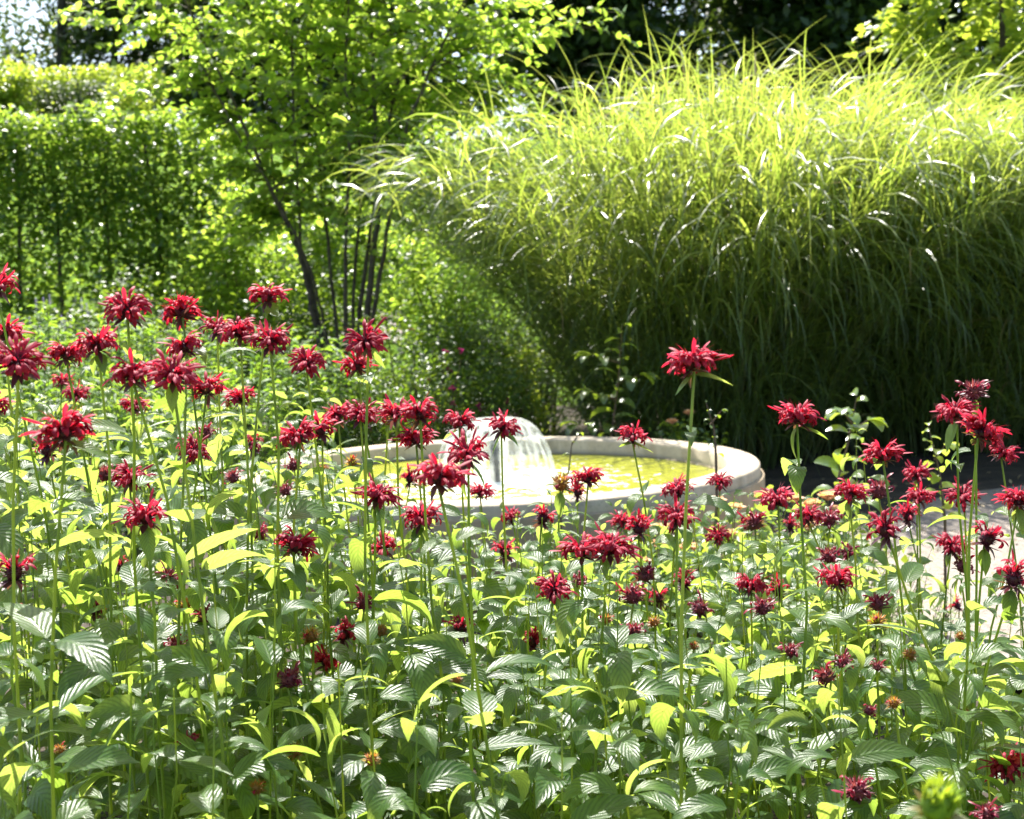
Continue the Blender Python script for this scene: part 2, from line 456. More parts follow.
def grid_sheet(x0, x1, y0, y1, nx, ny, z=0.0, warp=None, fx=None):
    xs = np.linspace(0, 1, nx + 1); ys = np.linspace(0, 1, ny + 1)
    X, Yy = np.meshgrid(x0 + (x1 - x0) * xs, y0 + (y1 - y0) * ys, indexing='ij')
    Zz = terrain(X, Yy) + z + (warp(X, Yy) if warp else 0)
    idx = np.arange((nx + 1) * (ny + 1)).reshape(nx + 1, ny + 1)
    q = np.stack([idx[:-1, :-1], idx[1:, :-1], idx[1:, 1:], idx[:-1, 1:]], -1)
    mb = MB(); mb.add(np.stack([X, Yy, Zz], -1), q)
    return mb

M['soil'] = plain_mat('soil', (0.035, 0.026, 0.018), 0.95, (0.07, 0.052, 0.036), 5, 1.0, 35, 0.03)
M['lawn'] = plain_mat('lawn', (0.10, 0.19, 0.02), 0.95, (0.16, 0.25, 0.03), 3, 1.0, 60, 0.03, spec=0.05)
M['gravel'] = plain_mat('gravel', (0.34, 0.29, 0.24), 0.9, (0.20, 0.17, 0.145), 45, 1.0, 130, 0.012)

# one ground sheet to the horizon, finer near the garden
xs = np.concatenate([np.linspace(-900, -40, 8), np.linspace(-36, 36, 37), np.linspace(40, 900, 8)])
ys = np.concatenate([np.linspace(-60, -4, 6), np.linspace(-2, 60, 63), np.linspace(80, 1500, 10)])
X, Yy = np.meshgrid(xs, ys, indexing='ij')
idx = np.arange(X.size).reshape(X.shape)
mb = MB(); mb.add(np.stack([X, Yy, terrain(X, Yy) + 0.0], -1), np.stack([idx[:-1, :-1], idx[1:, :-1], idx[1:, 1:], idx[:-1, 1:]], -1))
struct(mb.build('ground', M['lawn']))
# planting bed soil under the flowers and the borders
mb = MB()
bump = lambda x, y: 0.02 * np.sin(x * 5.1 + y * 3) * np.cos(y * 4.3 - x)
struct(grid_sheet(-6.5, 7.5, 0.3, 15.2, 70, 80, 0.03, bump).build('planting_bed', M['soil']))
# gravel path bending round the fountain on the right
mb = MB()
ctr = [(2.9, 7.9), (3.1, 7.5), (3.4, 6.9), (4.0, 5.9), (5.5, 5.0), (7.5, 4.2)]
n = 40
tt = np.linspace(0, len(ctr) - 1, n)
cx = np.interp(tt, range(len(ctr)), [c[0] for c in ctr]); cy = np.interp(tt, range(len(ctr)), [c[1] for c in ctr])
P = []
for i in range(n):
    j = min(i + 1, n - 1); k0 = max(i - 1, 0)
    d = np.array([cx[j] - cx[k0], cy[j] - cy[k0]]); d /= np.linalg.norm(d)
    nn = np.array([-d[1], d[0]])
    for u in np.linspace(-1, 1, 9):
        w = 1.7 if u > 0 else float(np.interp(i, [0, 8, 16], [0.8, 1.6, 3.1]))
        P.append((cx[i] + nn[0] * u * w + 0.03 * math.sin(i * 1.7 + u * 9), cy[i] + nn[1] * u * w + 0.03 * math.sin(i * 2.3), 0.056 + 0.02 * (1 - u * u) ))
idx = np.arange(n * 9).reshape(n, 9)
mb.add(P, np.stack([idx[:-1, :-1], idx[1:, :-1], idx[1:, 1:], idx[:-1, 1:]], -1))
struct(mb.build('path', M['gravel']))
# a pale path crossing the bank behind the hedge
mb = grid_sheet(-9, -1.6, 20.0, 21.1, 20, 6, 0.03); struct(mb.build('bank_path', M['gravel']))
mb = grid_sheet(-9, -1.8, 16.2, 17.2, 20, 6, 0.03); struct(mb.build('hedge_path', M['gravel']))

# ------------------------------------------------------------------ outline functions
ovate = lambda s: np.clip(np.sin(np.pi * np.clip(s, 0, 1) ** 0.72) ** 0.85 + 0.0, 0.03, 1)
lance = lambda s: np.clip(np.sin(np.pi * np.clip(s, 0, 1) ** 0.62) ** 0.9 + 0.0, 0.03, 1)
blade = lambda s: np.clip((1 - s ** 2.2) * (0.45 + 0.55 * np.minimum(s * 6, 1)), 0.02, 1)
oval = lambda s: np.clip(np.sin(np.pi * s), 0.06, 1) ** 0.7

# ------------------------------------------------------------------ fountain
FC = at(495, 464.5, 6.5)
fx, fy, fz = FC.x, FC.y, FC.z
RIM = fz
RO = 267 / F * 6.5
ft = thing('fountain', 'round weathered concrete fountain bowl with a low bell of falling water', 'fountain', (fx, fy, 0))
wob = lambda a: a
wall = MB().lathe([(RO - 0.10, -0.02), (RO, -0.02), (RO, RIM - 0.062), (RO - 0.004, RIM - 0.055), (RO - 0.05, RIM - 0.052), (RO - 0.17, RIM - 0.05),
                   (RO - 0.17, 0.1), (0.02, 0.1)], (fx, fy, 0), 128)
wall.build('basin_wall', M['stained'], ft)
cop = MB().lathe([(RO - 0.168, RIM - 0.14), (RO - 0.172, RIM - 0.012), (RO - 0.160, RIM), (RO - 0.10, RIM + 0.004), (RO - 0.030, RIM), (RO - 0.020, RIM - 0.010), (RO - 0.018, RIM - 0.0545)], (fx, fy, 0), 128)
cop.build('coping_ring', M['concrete'], ft)
pipe = MB().lathe([(0.0, RIM + 0.12), (0.012, RIM + 0.12), (0.012, RIM + 0.118), (0.024, RIM + 0.115), (0.026, RIM - 0.0), (0.026, 0.1)], (fx, fy, 0), 24)
pipe.build('nozzle_pipe', M['metal'], ft)
# bell of water: thin sheet, real profile, uneven edge
prof = [(0.014, RIM + 0.125), (0.02, RIM + 0.17)]
for i in range(1, 34):
    t = i / 33
    prof.append((0.02 + 0.27 * t, RIM - 0.10 + 0.33 * (1 - t ** 3.4) ** 0.6 - 0.05 * (1 - t) ** 6))
bell = MB().lathe(prof, (fx, fy, 0), 120)
vv = bell.v[0]
ang = np.arctan2(vv[:, 1] - fy, vv[:, 0] - fx); rr_ = np.hypot(vv[:, 1] - fy, vv[:, 0] - fx)
k_ = 1 + (rr_ / 0.3) * (0.02 * np.sin(ang * 7) + 0.015 * np.sin(ang * 17 + 1) + 0.012 * np.sin(ang * 29 + rr_ * 40))
vv[:, 0] = fx + (vv[:, 0] - fx) * k_; vv[:, 1] = fy + (vv[:, 1] - fy) * k_
bell.build('water_bell', M['sheet'], ft)
# water surface: rings of real ripples
WZ = RIM - 0.085
rp = []
for i in range(90):
    r = 0.03 + (RO - 0.175 - 0.03) * i / 89
    rp.append((r, WZ + 0.0035 * math.sin(r * 70) * math.exp(-r * 1.2)))
w = MB().lathe(rp, (fx, fy, 0), 128)
o = w.build('water', M['water'], None, off=(fx, fy, WZ)); o.location = (fx, fy, WZ)
struct(o)

# ------------------------------------------------------------------ ornamental grasses
def grass_clump(px, Y, n_culm, hmax, seed, label, reach=1.0):
    g = np.random.default_rng(seed)
    c = at(px, 440, Y); c.z = 0
    t = thing('ornamental_grass', label, 'ornamental grass', c, 'fountain-like ornamental grass clumps')
    bl, cn = MB(), MB()
    O, AZ, A0, K, L, W = [], [], [], [], [], []
    for i in range(n_culm):
        az = g.uniform(0, 2 * math.pi)
        q = g.random() ** 0.6
        r0 = (0.85 if seed == 1 else 0.6) * q
        lean = (R(3) + R(22) * q * reach + R(g.normal(0, 4))) * (0.8 if seed == 1 and math.cos(az) < -0.2 else 1.0)
        Lc = hmax * g.uniform(0.84, 1.0) * (1 - 0.05 * q)
        kc = R(6) + R(38) * q * reach
        a0 = R(90) - lean * 0.55
        bx, by = c.x + r0 * math.cos(az), c.y + r0 * math.sin(az)
        ss = np.linspace(0, 1, 8)
        aa = a0 - kc * ss
        hh = Lc * (math.sin(a0) - np.sin(aa)) / kc
        vz = Lc * (np.cos(aa) - math.cos(a0)) / kc
        pts = np.stack([bx + hh * math.cos(az), by + hh * math.sin(az), vz], -1)
        cn.tube(pts, np.linspace(0.005, 0.002, 8), 3, g.random())
        nl = 16
        for j in range(nl):
            s = 0.04 + 0.96 * (j + g.random() * 0.8) / nl
            s = min(s, 1.0)
            O.append([np.interp(s, ss, pts[:, d]) for d in range(3)])
            # leaves prefer to arch outward from the clump
            da = g.normal(0, 1.0) if q > 0.35 else g.uniform(-3, 3)
            AZ.append(az + da)
            A0.append(R(g.uniform(60, 86)))
            K.append(R(g.uniform(90, 165)) if s < 0.8 else R(g.uniform(50, 125)))
            L.append(g.uniform(0.6, 1.15) * (1.0 if s < 0.9 else 0.75))
            W.append(g.uniform(0.007, 0.0125))
        if q > 0.72:
            for j in range(5):
                s = g.uniform(0.42, 0.98)
                O.append([np.interp(s, ss, pts[:, d]) for d in range(3)])
                AZ.append((az + g.normal(0, 0.45)) if not (seed == 1 and math.cos(az) < -0.3) else az + 1.2 * g.normal(0, 1)); A0.append(R(g.uniform(50, 78))); K.append(R(g.uniform(115, 160)))
                L.append(g.uniform(0.8, 1.25)); W.append(g.uniform(0.012, 0.018))
    bl.ribbons(np.array(O), np.array(AZ), np.array(A0), np.array(K), np.array(L), np.array(W), blade, ns=8, nt=1, rnd=g.random(len(O)), twist=g.uniform(-0.9, 0.9, len(O)), roll=g.uniform(-0.5, 0.5, len(O)))
    bl.build('foliage', M['big_grass'], t)
    cn.build('canes', M['cane'], t)
    nd = 170
    ii = g.integers(0, len(O), nd)
    MB().ribbons(np.array(O)[ii], g.uniform(0, 6.283, nd), np.array(A0)[ii], g.uniform(1.2, 2.9, nd), g.uniform(.4, .9, nd), 0.009, blade, ns=8, nt=1, twist=g.uniform(-2, 2, nd), rnd=g.random(nd)).build('dry_blades', M['straw'], t)
    return t

grass_clump(712, 10.15, 720, 2.86, 1, 'tall ornamental grass arching over towards the multi-stemmed tree and behind the fountain', 1.15)
grass_clump(800, 10.7, 680, 2.88, 2, 'tall ornamental grass in the middle of the row behind the fountain rim')
grass_clump(930, 10.3, 640, 2.62, 3, 'tall ornamental grass behind the gravel path, below the lime-green tree')
grass_clump(1075, 10.6, 520, 2.50, 4, 'tall ornamental grass cut by the picture edge beyond the gravel path')

# ------------------------------------------------------------------ woody plants
def twig_leaves(mb, p0, az, el, L, n, ll, lw, g, drop=0.4, k=0.8, ns=3, nt=2, jitter=0.5):
    s = np.linspace(0.12, 1.0, n)
    kk = 0.6 * drop
    d = np.stack([np.cos(az) * np.cos(el - kk * s), np.sin(az) * np.cos(el - kk * s), np.sin(el - kk * s)], -1)
    P = np.asarray(tuple(p0)) + d * (L * s)[:, None]
    side = np.where(np.arange(n) % 2 == 0, 1, -1)
    A = az + side * g.uniform(0.5, 1.4, n)
    mb.ribbons(P, A, g.normal(0.1, jitter, n), g.uniform(0.3, 1.0, n) * k, ll * g.uniform(0.7, 1.15, n), lw * g.uniform(0.8, 1.1, n), oval, ns=ns, nt=nt, fold=0.2, roll=g.normal(0, 0.45, n), rnd=g.random(n))
    return P


def leafy_box(mb, lo, hi, n, ll, lw, g, ns=2, nt=1, clump=0, el_sd=0.6, keep=None):
    lo, hi = np.array(lo), np.array(hi)
    if clump:
        C = lo + (hi - lo) * g.random((clump, 3))
        P = C[g.integers(0, clump, n)] + g.normal(0, 1, (n, 3)) * (0.5 * ((hi - lo).prod() / clump) ** (1 / 3))
        P = np.clip(P, lo - 0.06, hi + 0.06)
    else:
        P = lo + (hi - lo) * g.random((n, 3))
    if keep is not None:
        P = P[keep(P)]
    n = len(P)
    mb.ribbons(P, g.uniform(0, 6.283, n), g.normal(0, el_sd, n), g.uniform(0.2, 0.9, n), ll * g.uniform(0.7, 1.2, n), lw * g.uniform(0.8, 1.15, n), oval, ns=ns, nt=nt, fold=0.2 if nt > 1 else 0, roll=g.normal(0, 0.5, n), rnd=g.random(n))


# multi-stemmed tree
def multi_stem_tree():
    g = np.random.default_rng(21)
    base = at(352, 440, 11.8); base.z = 0
    t = thing('multi_stem_tree', 'dark-barked multi-stemmed tree with light green leaves beside the ornamental grass', 'tree', base)
    D0 = 11.8
    stems = [
        ([(338, 420), (312, 310), (303, 262), (283, 215), (258, 160), (236, 105), (205, 45), (175, -20)], 0.034, -0.3),
        ([(340, 420), (314, 300), (306, 258), (292, 230), (275, 190), (268, 120), (262, 50), (255, -40)], 0.026, 0.1),
        ([(342, 420), (320, 320), (300, 250), (299, 190), (292, 110), (292, 20), (290, -60)], 0.028, -0.1),
        ([(345, 430), (335, 310), (325, 215), (316, 140), (306, 60), (300, -40)], 0.026, 0.3),
        ([(348, 430), (345, 320), (346, 230), (350, 150), (345, 60), (352, -60)], 0.030, -0.2),
        ([(352, 430), (360, 320), (372, 220), (386, 140), (402, 60), (420, -50)], 0.034, 0.2),
        ([(356, 430), (368, 315), (377, 220), (376, 150), (373, 60), (368, -70)], 0.048, 0.0),
        ([(350, 430), (352, 310), (361, 200), (357, 100), (333, 10), (320, -60)], 0.026, 0.4),
        ([(358, 430), (373, 310), (392, 205), (408, 120), (440, 50), (475, -20)], 0.032, -0.4),
        ([(344, 430), (326, 330), (312, 270), (272, 190), (235, 130), (200, 60)], 0.020, -0.5),
    ]
    crown = MB()
    twigs = MB()
    ntw = 0
    for pl, r, dd in stems:
        m = len(pl)
        pts = [at(x, y, D0 + dd * min(1, i / (m - 1) * 1.6)) for i, (x, y) in enumerate(pl)]
        pts[0] = Vector((base.x + (pl[0][0] - 352) * 0.006 , base.y + dd * 0.2, 0.0))
        # resample smoothly
        tt = np.linspace(0, m - 1, m * 4)
        P = np.stack([np.interp(tt, range(m), [q[d] for q in pts]) for d in range(3)], -1)
        for _ in range(2):
            P[1:-1] = 0.25 * P[:-2] + 0.5 * P[1:-1] + 0.25 * P[2:]
        P[1:] += g.normal(0, 0.006, P[1:].shape)
        MB().tube(P, np.linspace(r, r * 0.3, len(P)) * 0.72, 8).build('trunk', M['bark'], t)
        # side limbs and twigs
        for q in range(38):
            s = g.uniform(0.42, 1.0)
            i = int(s * (len(P) - 1))
            p0 = P[i]
            az = g.uniform(0, 6.283)
            if g.random() < 0.35:
                az = (math.pi if p0[0] < base.x else 0) + g.normal(0, 0.5)
            el = R(g.uniform(-30, 62))
            if math.sin(az) < -0.2 and p0[2] < 3.3 and g.random() < 0.8: continue
            if p0[2] < 2.7 and g.random() < 0.2: continue
            L = g.uniform(0.45, 1.25)
            if p0[2] < 2.0: L *= 0.5
            if math.cos(az) < 0 and p0[0] + L * math.cos(az) < base.x - 1.1 and p0[2] < 3.2: L *= 0.4
            n = int(13 * L / 0.6) + 4
            Q = twig_leaves(crown, p0, az, el, L, n, 0.11, 0.066, g, k=1.1, jitter=0.45)
            twigs.tube([p0, Q[len(Q) // 2], Q[-1]], [0.006, 0.004, 0.0015], 4)
            for h in range(2):
                i2 = g.integers(len(Q) // 3, len(Q))
                Q2 = twig_leaves(crown, Q[i2], az + g.uniform(-1.2, 1.2), el * 0.5 + g.normal(0, 0.2), L * 0.55, int(n * 0.5), 0.10, 0.062, g, k=1.1, jitter=0.45)
                twigs.tube([Q[i2], Q2[-1]], [0.003, 0.001], 3)
    twigs.build('twigs', M['bark'], t)
    crown.build('crown', M['tree_leaf'], t)

multi_stem_tree()


# clipped hedge of slender stems
def clipped_hedge(name, label, p0, p1, z0, z1, th, n, ll, lw, seed, mat, trunk_px=(), clump=0, cat='hedge', gaps=0.0):
    g = np.random.default_rng(seed)
    p0, p1 = np.array(p0, float), np.array(p1, float)
    mid = (p0 + p1) / 2
    t = thing(name, label, cat, (mid[0], mid[1], z0 if z0 > 1 else 0))
    d = p1 - p0; Ln = np.linalg.norm(d); d /= Ln; nn = np.array([-d[1], d[0]])
    mb = MB()
    C = g.random((clump, 3)) if clump else None
    if clump:
        P = C[g.integers(0, clump, n)] + g.normal(0, 1, (n, 3)) * np.array([0.16 / Ln, 0.13, 0.17 / (z1 - z0)])
        P = np.concatenate([P[: int(n * 0.75)], g.random((n - int(n * 0.75), 3))])
    else:
        P = g.random((n, 3))
    P[:, 0] = np.clip(P[:, 0], -0.01, 1.01); P[:, 1] = np.clip(P[:, 1], -0.1, 1.1)
    top = 1.0 + 0.02 * np.sin(P[:, 0] * 25) + g.normal(0, 0.015, n)
    P[:, 2] = np.minimum(P[:, 2], top); P[:, 2] = np.maximum(P[:, 2], 0)
    Q = np.empty((n, 3))
    Q[:, :2] = p0 + d * (P[:, 0:1] * Ln) + nn * ((P[:, 1:2] - 0.5) * th)
    Q[:, 2] = z0 + P[:, 2] * (z1 - z0)
    mb.ribbons(Q, g.uniform(0, 6.283, n), g.normal(0.1, 0.55, n), g.uniform(0.2, 0.9, n), ll * g.uniform(0.7, 1.2, n), lw * g.uniform(0.8, 1.1, n), oval, ns=2, nt=2, fold=0.2, roll=g.normal(0, 0.5, n), rnd=g.random(n))
    for (x, y) in trunk_px:
        pts = [(x, y, 0), (x + g.normal(0, .02), y, 0.8), (x + g.normal(0, .03), y, 1.6), (x + g.normal(0, .04), y, 2.4), (x + g.normal(0, .05), y, z1 - 0.25)]
        tr = MB().tube(pts, np.linspace(0.035, 0.012, 5), 7).build('trunk', M['bark'], t)
        tw = MB()
        for i in range(26):
            z = g.uniform(0.8, z1 - 0.3); a = g.choice([0, math.pi]) + g.normal(0, 0.5)
            L = g.uniform(0.2, 0.45)
            tw.tube([(x, y, z), (x + L * math.cos(a) * .5, y + L * math.sin(a) * .4, z + 0.08), (x + L * math.cos(a), y + L * math.sin(a) * .4, z + 0.22)], [0.007, 0.005, 0.002], 4)
        tw.build('twigs', M['bark'], tr)
    mb.build('foliage', mat, t)
    return t

hx = lambda px: (at(px, 300, 13.8).x, 13.8)
clipped_hedge('clipped_hedge', 'clipped leafy hedge on slender trunks behind the flower border', hx(-80), hx(250), 0.75, at(100, 101, 13.8).z - 0.14, 0.50, 22500, 0.084, 0.054, 31, M['hedge_leaf'],
              [hx(22), hx(62), hx(113), hx(158), hx(206), hx(-30)], clump=260)
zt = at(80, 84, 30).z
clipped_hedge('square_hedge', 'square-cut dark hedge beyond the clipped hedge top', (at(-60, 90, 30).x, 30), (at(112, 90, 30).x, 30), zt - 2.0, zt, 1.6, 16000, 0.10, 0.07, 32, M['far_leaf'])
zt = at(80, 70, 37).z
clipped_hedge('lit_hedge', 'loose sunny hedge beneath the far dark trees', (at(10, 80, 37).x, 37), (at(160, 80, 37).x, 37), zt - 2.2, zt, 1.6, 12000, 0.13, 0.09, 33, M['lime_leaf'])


def shrub(name, label, px, py_top, Y, wid, seed, mat, n=2500, ll=0.06, lw=0.035, zb=0.0, dep=None, cat='shrub', group=None, clump=40, py_base=None, depth_z=None):
    g = np.random.default_rng(seed)
    c = at(px, py_top, Y)
    gz = float(terrain(c.x, Y))
    h = c.z - gz
    t = thing(name, label, cat, (c.x, c.y, gz), group)
    dep = dep or wid
    # clumps spread in an ellipsoid, leaves round each clump
    C = g.normal(0, 1, (clump, 3)); C /= np.linalg.norm(C, axis=1)[:, None]
    C *= (g.random((clump, 1)) ** 0.4)
    sz = np.array([wid / 2, dep / 2, h * 0.5 * (1 - zb / max(h, .01))])
    cen = np.array([c.x, c.y, gz + zb + sz[2]])
    Cp = cen + C * sz * 0.85
    cr = 0.28 * sz.min() + 0.05
    P = Cp[g.integers(0, clump, n)] + g.normal(0, 0.5, (n, 3)) * cr
    P[:, 2] = np.maximum(P[:, 2], gz + 0.03)
    fo = MB().ribbons(P, g.uniform(0, 6.283, n), g.normal(0.1, 0.5, n), g.uniform(0.2, 0.9, n), ll * g.uniform(0.7, 1.2, n), lw * g.uniform(0.8, 1.15, n), oval, ns=2, nt=2, fold=0.2, roll=g.normal(0, 0.5, n), rnd=g.random(n))
    fo.build('foliage', mat, t)
    st = MB()
    for i in range(min(clump, 26)):
        e = Cp[i]
        b0 = np.array([c.x + g.normal(0, .05), c.y + g.normal(0, .05), gz])
        m = (b0 + e) / 2 + np.array([0, 0, 0.12 * h])
        st.tube([b0, m, e], [0.010, 0.006, 0.002] if h < 4 else [0.08, 0.05, 0.02], 4)
    st.build('stems', M['twig'], t)
    return t, Cp, g

shrub('round_shrub', 'rounded bright green shrub at the end of the square-cut hedge', 128, 66, 26, 1.0, 41, M['lime_leaf'], 3500, 0.09, 0.06)
shrub('tall_shrub', 'tall yellow-green shrub beside the square-cut hedge at the picture edge', -2, 40, 28, 1.6, 42, M['lime_leaf'], 4500, 0.1, 0.07)
shrub('understory_shrub', 'broad mid-green shrub filling the space between hedge and tree', 235, 165, 13.0, 1.3, 43, M['tree_leaf'], 4200, 0.07, 0.045, clump=60)
shrub('understory_shrub', 'low leafy shrub round the foot of the multi-stemmed tree', 300, 262, 12.3, 1.5, 44, M['shrub_leaf'], 4200, 0.06, 0.04, clump=60)
shrub('understory_shrub', 'leafy shrub seen through the arching grass blades behind the dark trunks', 440, 150, 13.2, 1.5, 45, M['tree_leaf'], 5200, 0.07, 0.045, clump=60)
shrub('understory_shrub', 'tall leafy shrub filling the gaps between the dark trunks', 330, 150, 14.2, 2.2, 49, M['hedge_leaf'], 9000, 0.075, 0.05, clump=90)
shrub('understory_shrub', 'small dense shrub behind the bell of water', 470, 285, 11.2, 1.0, 46, M['shrub_leaf'], 4500, 0.045, 0.03, clump=60)
shrub('understory_shrub', 'dense shrub between hedge foot and the lavender spikes', 110, 268, 12.2, 2.0, 48, M['shrub_leaf'], 4200, 0.055, 0.035, clump=60)
shrub('understory_shrub', 'tall shaded shrub closing the gap between ornamental grass and the low dark shrub', 540, 285, 12.4, 1.3, 50, M['shrub_leaf'], 5200, 0.05, 0.034, clump=70)
shrub('understory_shrub', 'yellow-green shrub in the sunny gap beside the ornamental grass', 523, 330, 11.6, 0.45, 47, M['lime_leaf'], 1500, 0.05, 0.03, clump=25)


# background trees
def far_tree(px, Y, py_top, wid, seed, label, mat='far_leaf', n=9000, ll=0.34, trunk_r=0.22, base_px=None, low=0.25, dens_clump=70, lean=0.0, cat='tree', group=None):
    g = np.random.default_rng(seed)
    c = at(px, py_top, Y)
    gz = float(terrain(c.x, Y))
    H = c.z - gz
    t = thing('background_tree', label, cat, (c.x, Y, gz), group)
    top = np.array([c.x + lean, Y, gz + H * 0.9])
    b0 = np.array([c.x, Y, gz - 0.1])
    trunk = MB().tube([b0, b0 + (top - b0) * 0.3 + g.normal(0, .1, 3), b0 + (top - b0) * 0.65 + g.normal(0, .15, 3), top], [trunk_r, trunk_r * .8, trunk_r * .45, trunk_r * .1], 9)
    C = []
    limbs = MB()
    for i in range(dens_clump):
        s = low + (0.98 - low) * g.random()
        prof = math.sin(math.pi * min(1, (s - low) / (1 - low) * 0.85 + 0.12)) ** 0.6
        a = g.uniform(0, 6.283)
        rr = wid / 2 * prof * g.uniform(0.35, 1)
        p0 = b0 + (top - b0) * max(0.15, s - 0.12)
        p1 = np.array([p0[0] + rr * math.cos(a), p0[1] + rr * math.sin(a), gz + H * s + rr * 0.15])
        C.append(p1)
        if i < 45:
            mid = (p0 + p1) / 2 + np.array([0, 0, 0.15 * rr])
            limbs.tube([p0, mid, p1], [trunk_r * .3, trunk_r * .18, trunk_r * .04], 5)
    tr = trunk.build('trunk', M['dark_bark'], t)
    limbs.build('limbs', M['dark_bark'], tr)
    C = np.array(C)
    P = C[g.integers(0, len(C), n)] + g.normal(0, 1, (n, 3)) * np.array([0.10, 0.10, 0.055]) * wid
    MB().ribbons(P, g.uniform(0, 6.283, n), g.normal(0, 0.6, n), 0.6, ll * g.uniform(0.6, 1.2, n), ll * 0.6, oval, ns=2, nt=1, roll=g.normal(0, .5, n), rnd=g.random(n)).build('crown', M[mat], t)
    return t

far_tree(46, 48, -190, 7.0, 51, 'tall open tree with a dark forked trunk against the white sky', n=5200, ll=0.26, trunk_r=0.30, dens_clump=60)
far_tree(110, 50, -40, 5.5, 52, 'dense dark tree beside the forked trunk above the sunny hedge', n=10000, ll=0.3, low=0.05, dens_clump=90)
far_tree(175, 52, -120, 7.0, 53, 'dark tree mostly hidden by the light green tree crown', n=9000, ll=0.3, low=0.05)
far_tree(-30, 55, -120, 6.0, 54, 'open dark tree cut by the picture edge above the yellow-green shrub', n=4500, ll=0.3)
far_tree(285, 46, -160, 9, 55, 'dark tree in the distance behind the dark-barked stems', n=20000, ll=0.36, low=0.05)
far_tree(400, 44, -160, 8, 56, 'dark tree in the distance between stems and ornamental grass', n=18000, ll=0.36, low=0.05)
far_tree(590, 34, -160, 4.2, 57, 'dark tree standing over the first ornamental grass', n=24000, ll=0.30, low=0.0, dens_clump=150)
far_tree(800, 34, -160, 4.3, 58, 'deep-shaded tree above the middle of the ornamental grass row', n=26000, ll=0.30, low=0.0, dens_clump=150)
far_tree(690, 40, -150, 4.4, 59, 'thin dark tree with pale sky gaps above the ornamental grass', n=5200, ll=0.34, low=0.05, dens_clump=48)
far_tree(900, 36, -160, 6.0, 60, 'dark tree behind the lime-green leaves', n=20000, ll=0.30, low=0.0, dens_clump=130)
far_tree(1030, 38, -160, 6.0, 61, 'dark tree at the picture edge behind the lime-green leaves', n=9000, ll=0.28, low=0.0)


def lime_tree():
    g = np.random.default_rng(71)
    b = at(1010, 200, 12.5); b.z = 0
    t = thing('lime_tree', 'small tree with round lime-green leaves leaning over the ornamental grass', 'tree', b)
    crown, limb = MB(), MB()
    top = at(1000, -80, 12.5)
    P0 = [b, b + (top - b) * 0.35 + Vector((0.1, 0, 0)), b + (top - b) * 0.7, top]
    tr = MB().tube(P0, [0.07, 0.055, 0.035, 0.01], 8).build('trunk', M['bark'], t)
    for i in range(105):
        px, py = g.uniform(880, 1090), g.uniform(-110, 135)
        if px < 925 and py > 60: continue
        e = np.array(at(px, py, 12.5 + g.normal(0, 0.45)))
        s0 = np.array(b + (top - b) * float(np.clip((e[2] - 0.7) / top.z, 0.35, 0.95)))
        d = e - s0
        limb.tube([s0, s0 + d * 0.5 + np.array([0, 0, 0.12]), e], [0.018, 0.010, 0.003], 5)
        az = math.atan2(d[1], d[0])
        for q in range(4):
            Q = twig_leaves(crown, s0 + d * g.uniform(0.5, 1.0), az + g.normal(0, .9), g.normal(0.0, .35), g.uniform(0.3, 0.55), 13, 0.095, 0.075, g, drop=1.2, k=1.0, jitter=0.5)
            limb.tube([Q[0], Q[-1]], [0.003, 0.001], 3)
    # the spray that hangs clear against the dark trees
    for (a, bb) in (((930, 20), (872, 45)), ((925, 10), (885, 18)), ((915, 30), (866, 28))):
        p, q = np.array(at(*a, 12.2)), np.array(at(*bb, 12.2)); d = q - p
        limb.tube([p, q], [0.006, 0.002], 4)
        twig_leaves(crown, p, math.atan2(d[1], d[0]), math.asin(d[2] / np.linalg.norm(d)) , np.linalg.norm(d), 12, 0.10, 0.08, g, drop=.1, k=0.9)
    limb.build('limbs', M['bark'], tr)
    crown.build('crown', M['lime_leaf'], t)

lime_tree()

# ------------------------------------------------------------------ border plants behind the flower bed
def perennial(px, py_top, Y, wid, seed, spikes, label, group=None):
    g = np.random.default_rng(seed)
    c = at(px, py_top, Y)
    H = c.z
    t = thing('hyssop_plant', label, 'perennial', (c.x, Y, 0), group)
    fo, st = MB(), MB()
    ends = []
    for i in range(26):
        a = g.uniform(0, 6.283); r = wid / 2 * g.random() ** .5
        e = np.array([c.x + r * math.cos(a), Y + r * math.sin(a), H * g.uniform(0.78, 1.0)])
        b = np.array([c.x + r * .3 * math.cos(a), Y + r * .3 * math.sin(a), 0.0])
        st.tube([b, (b + e) / 2, e], [0.004, 0.003, 0.0015], 4)
        n = 44
        s = g.uniform(0.3, 1, n)
        P = b + (e - b) * s[:, None]
        fo.ribbons(P, g.uniform(0, 6.283, n), g.uniform(0.1, 1.0, n), g.uniform(0.5, 1.4, n), 0.085 * g.uniform(.6, 1.2, n), 0.017, lance, ns=3, nt=1, roll=g.normal(0, .4, n), rnd=g.random(n))
        ends.append(e)
    fo.build('foliage', M['fern_leaf'], t); st.build('stems', M['cane'], t)
    for i in range(spikes):
        e = ends[i]
        n = 46
        z = np.linspace(0, 0.075, n); a = np.arange(n) * 2.4
        rr = 0.011 * np.sin(np.pi * (z / 0.075) ** .6 * .92 + .15)
        P = np.stack([e[0] + rr * 0.5 * np.cos(a), e[1] + rr * 0.5 * np.sin(a), e[2] + z], -1)
        MB().ribbons(P, a, 0.5, 0.6, 0.010, 0.008, oval, ns=2, nt=1, rnd=g.random(n)).build('flower_spike', M['lavender'], t)

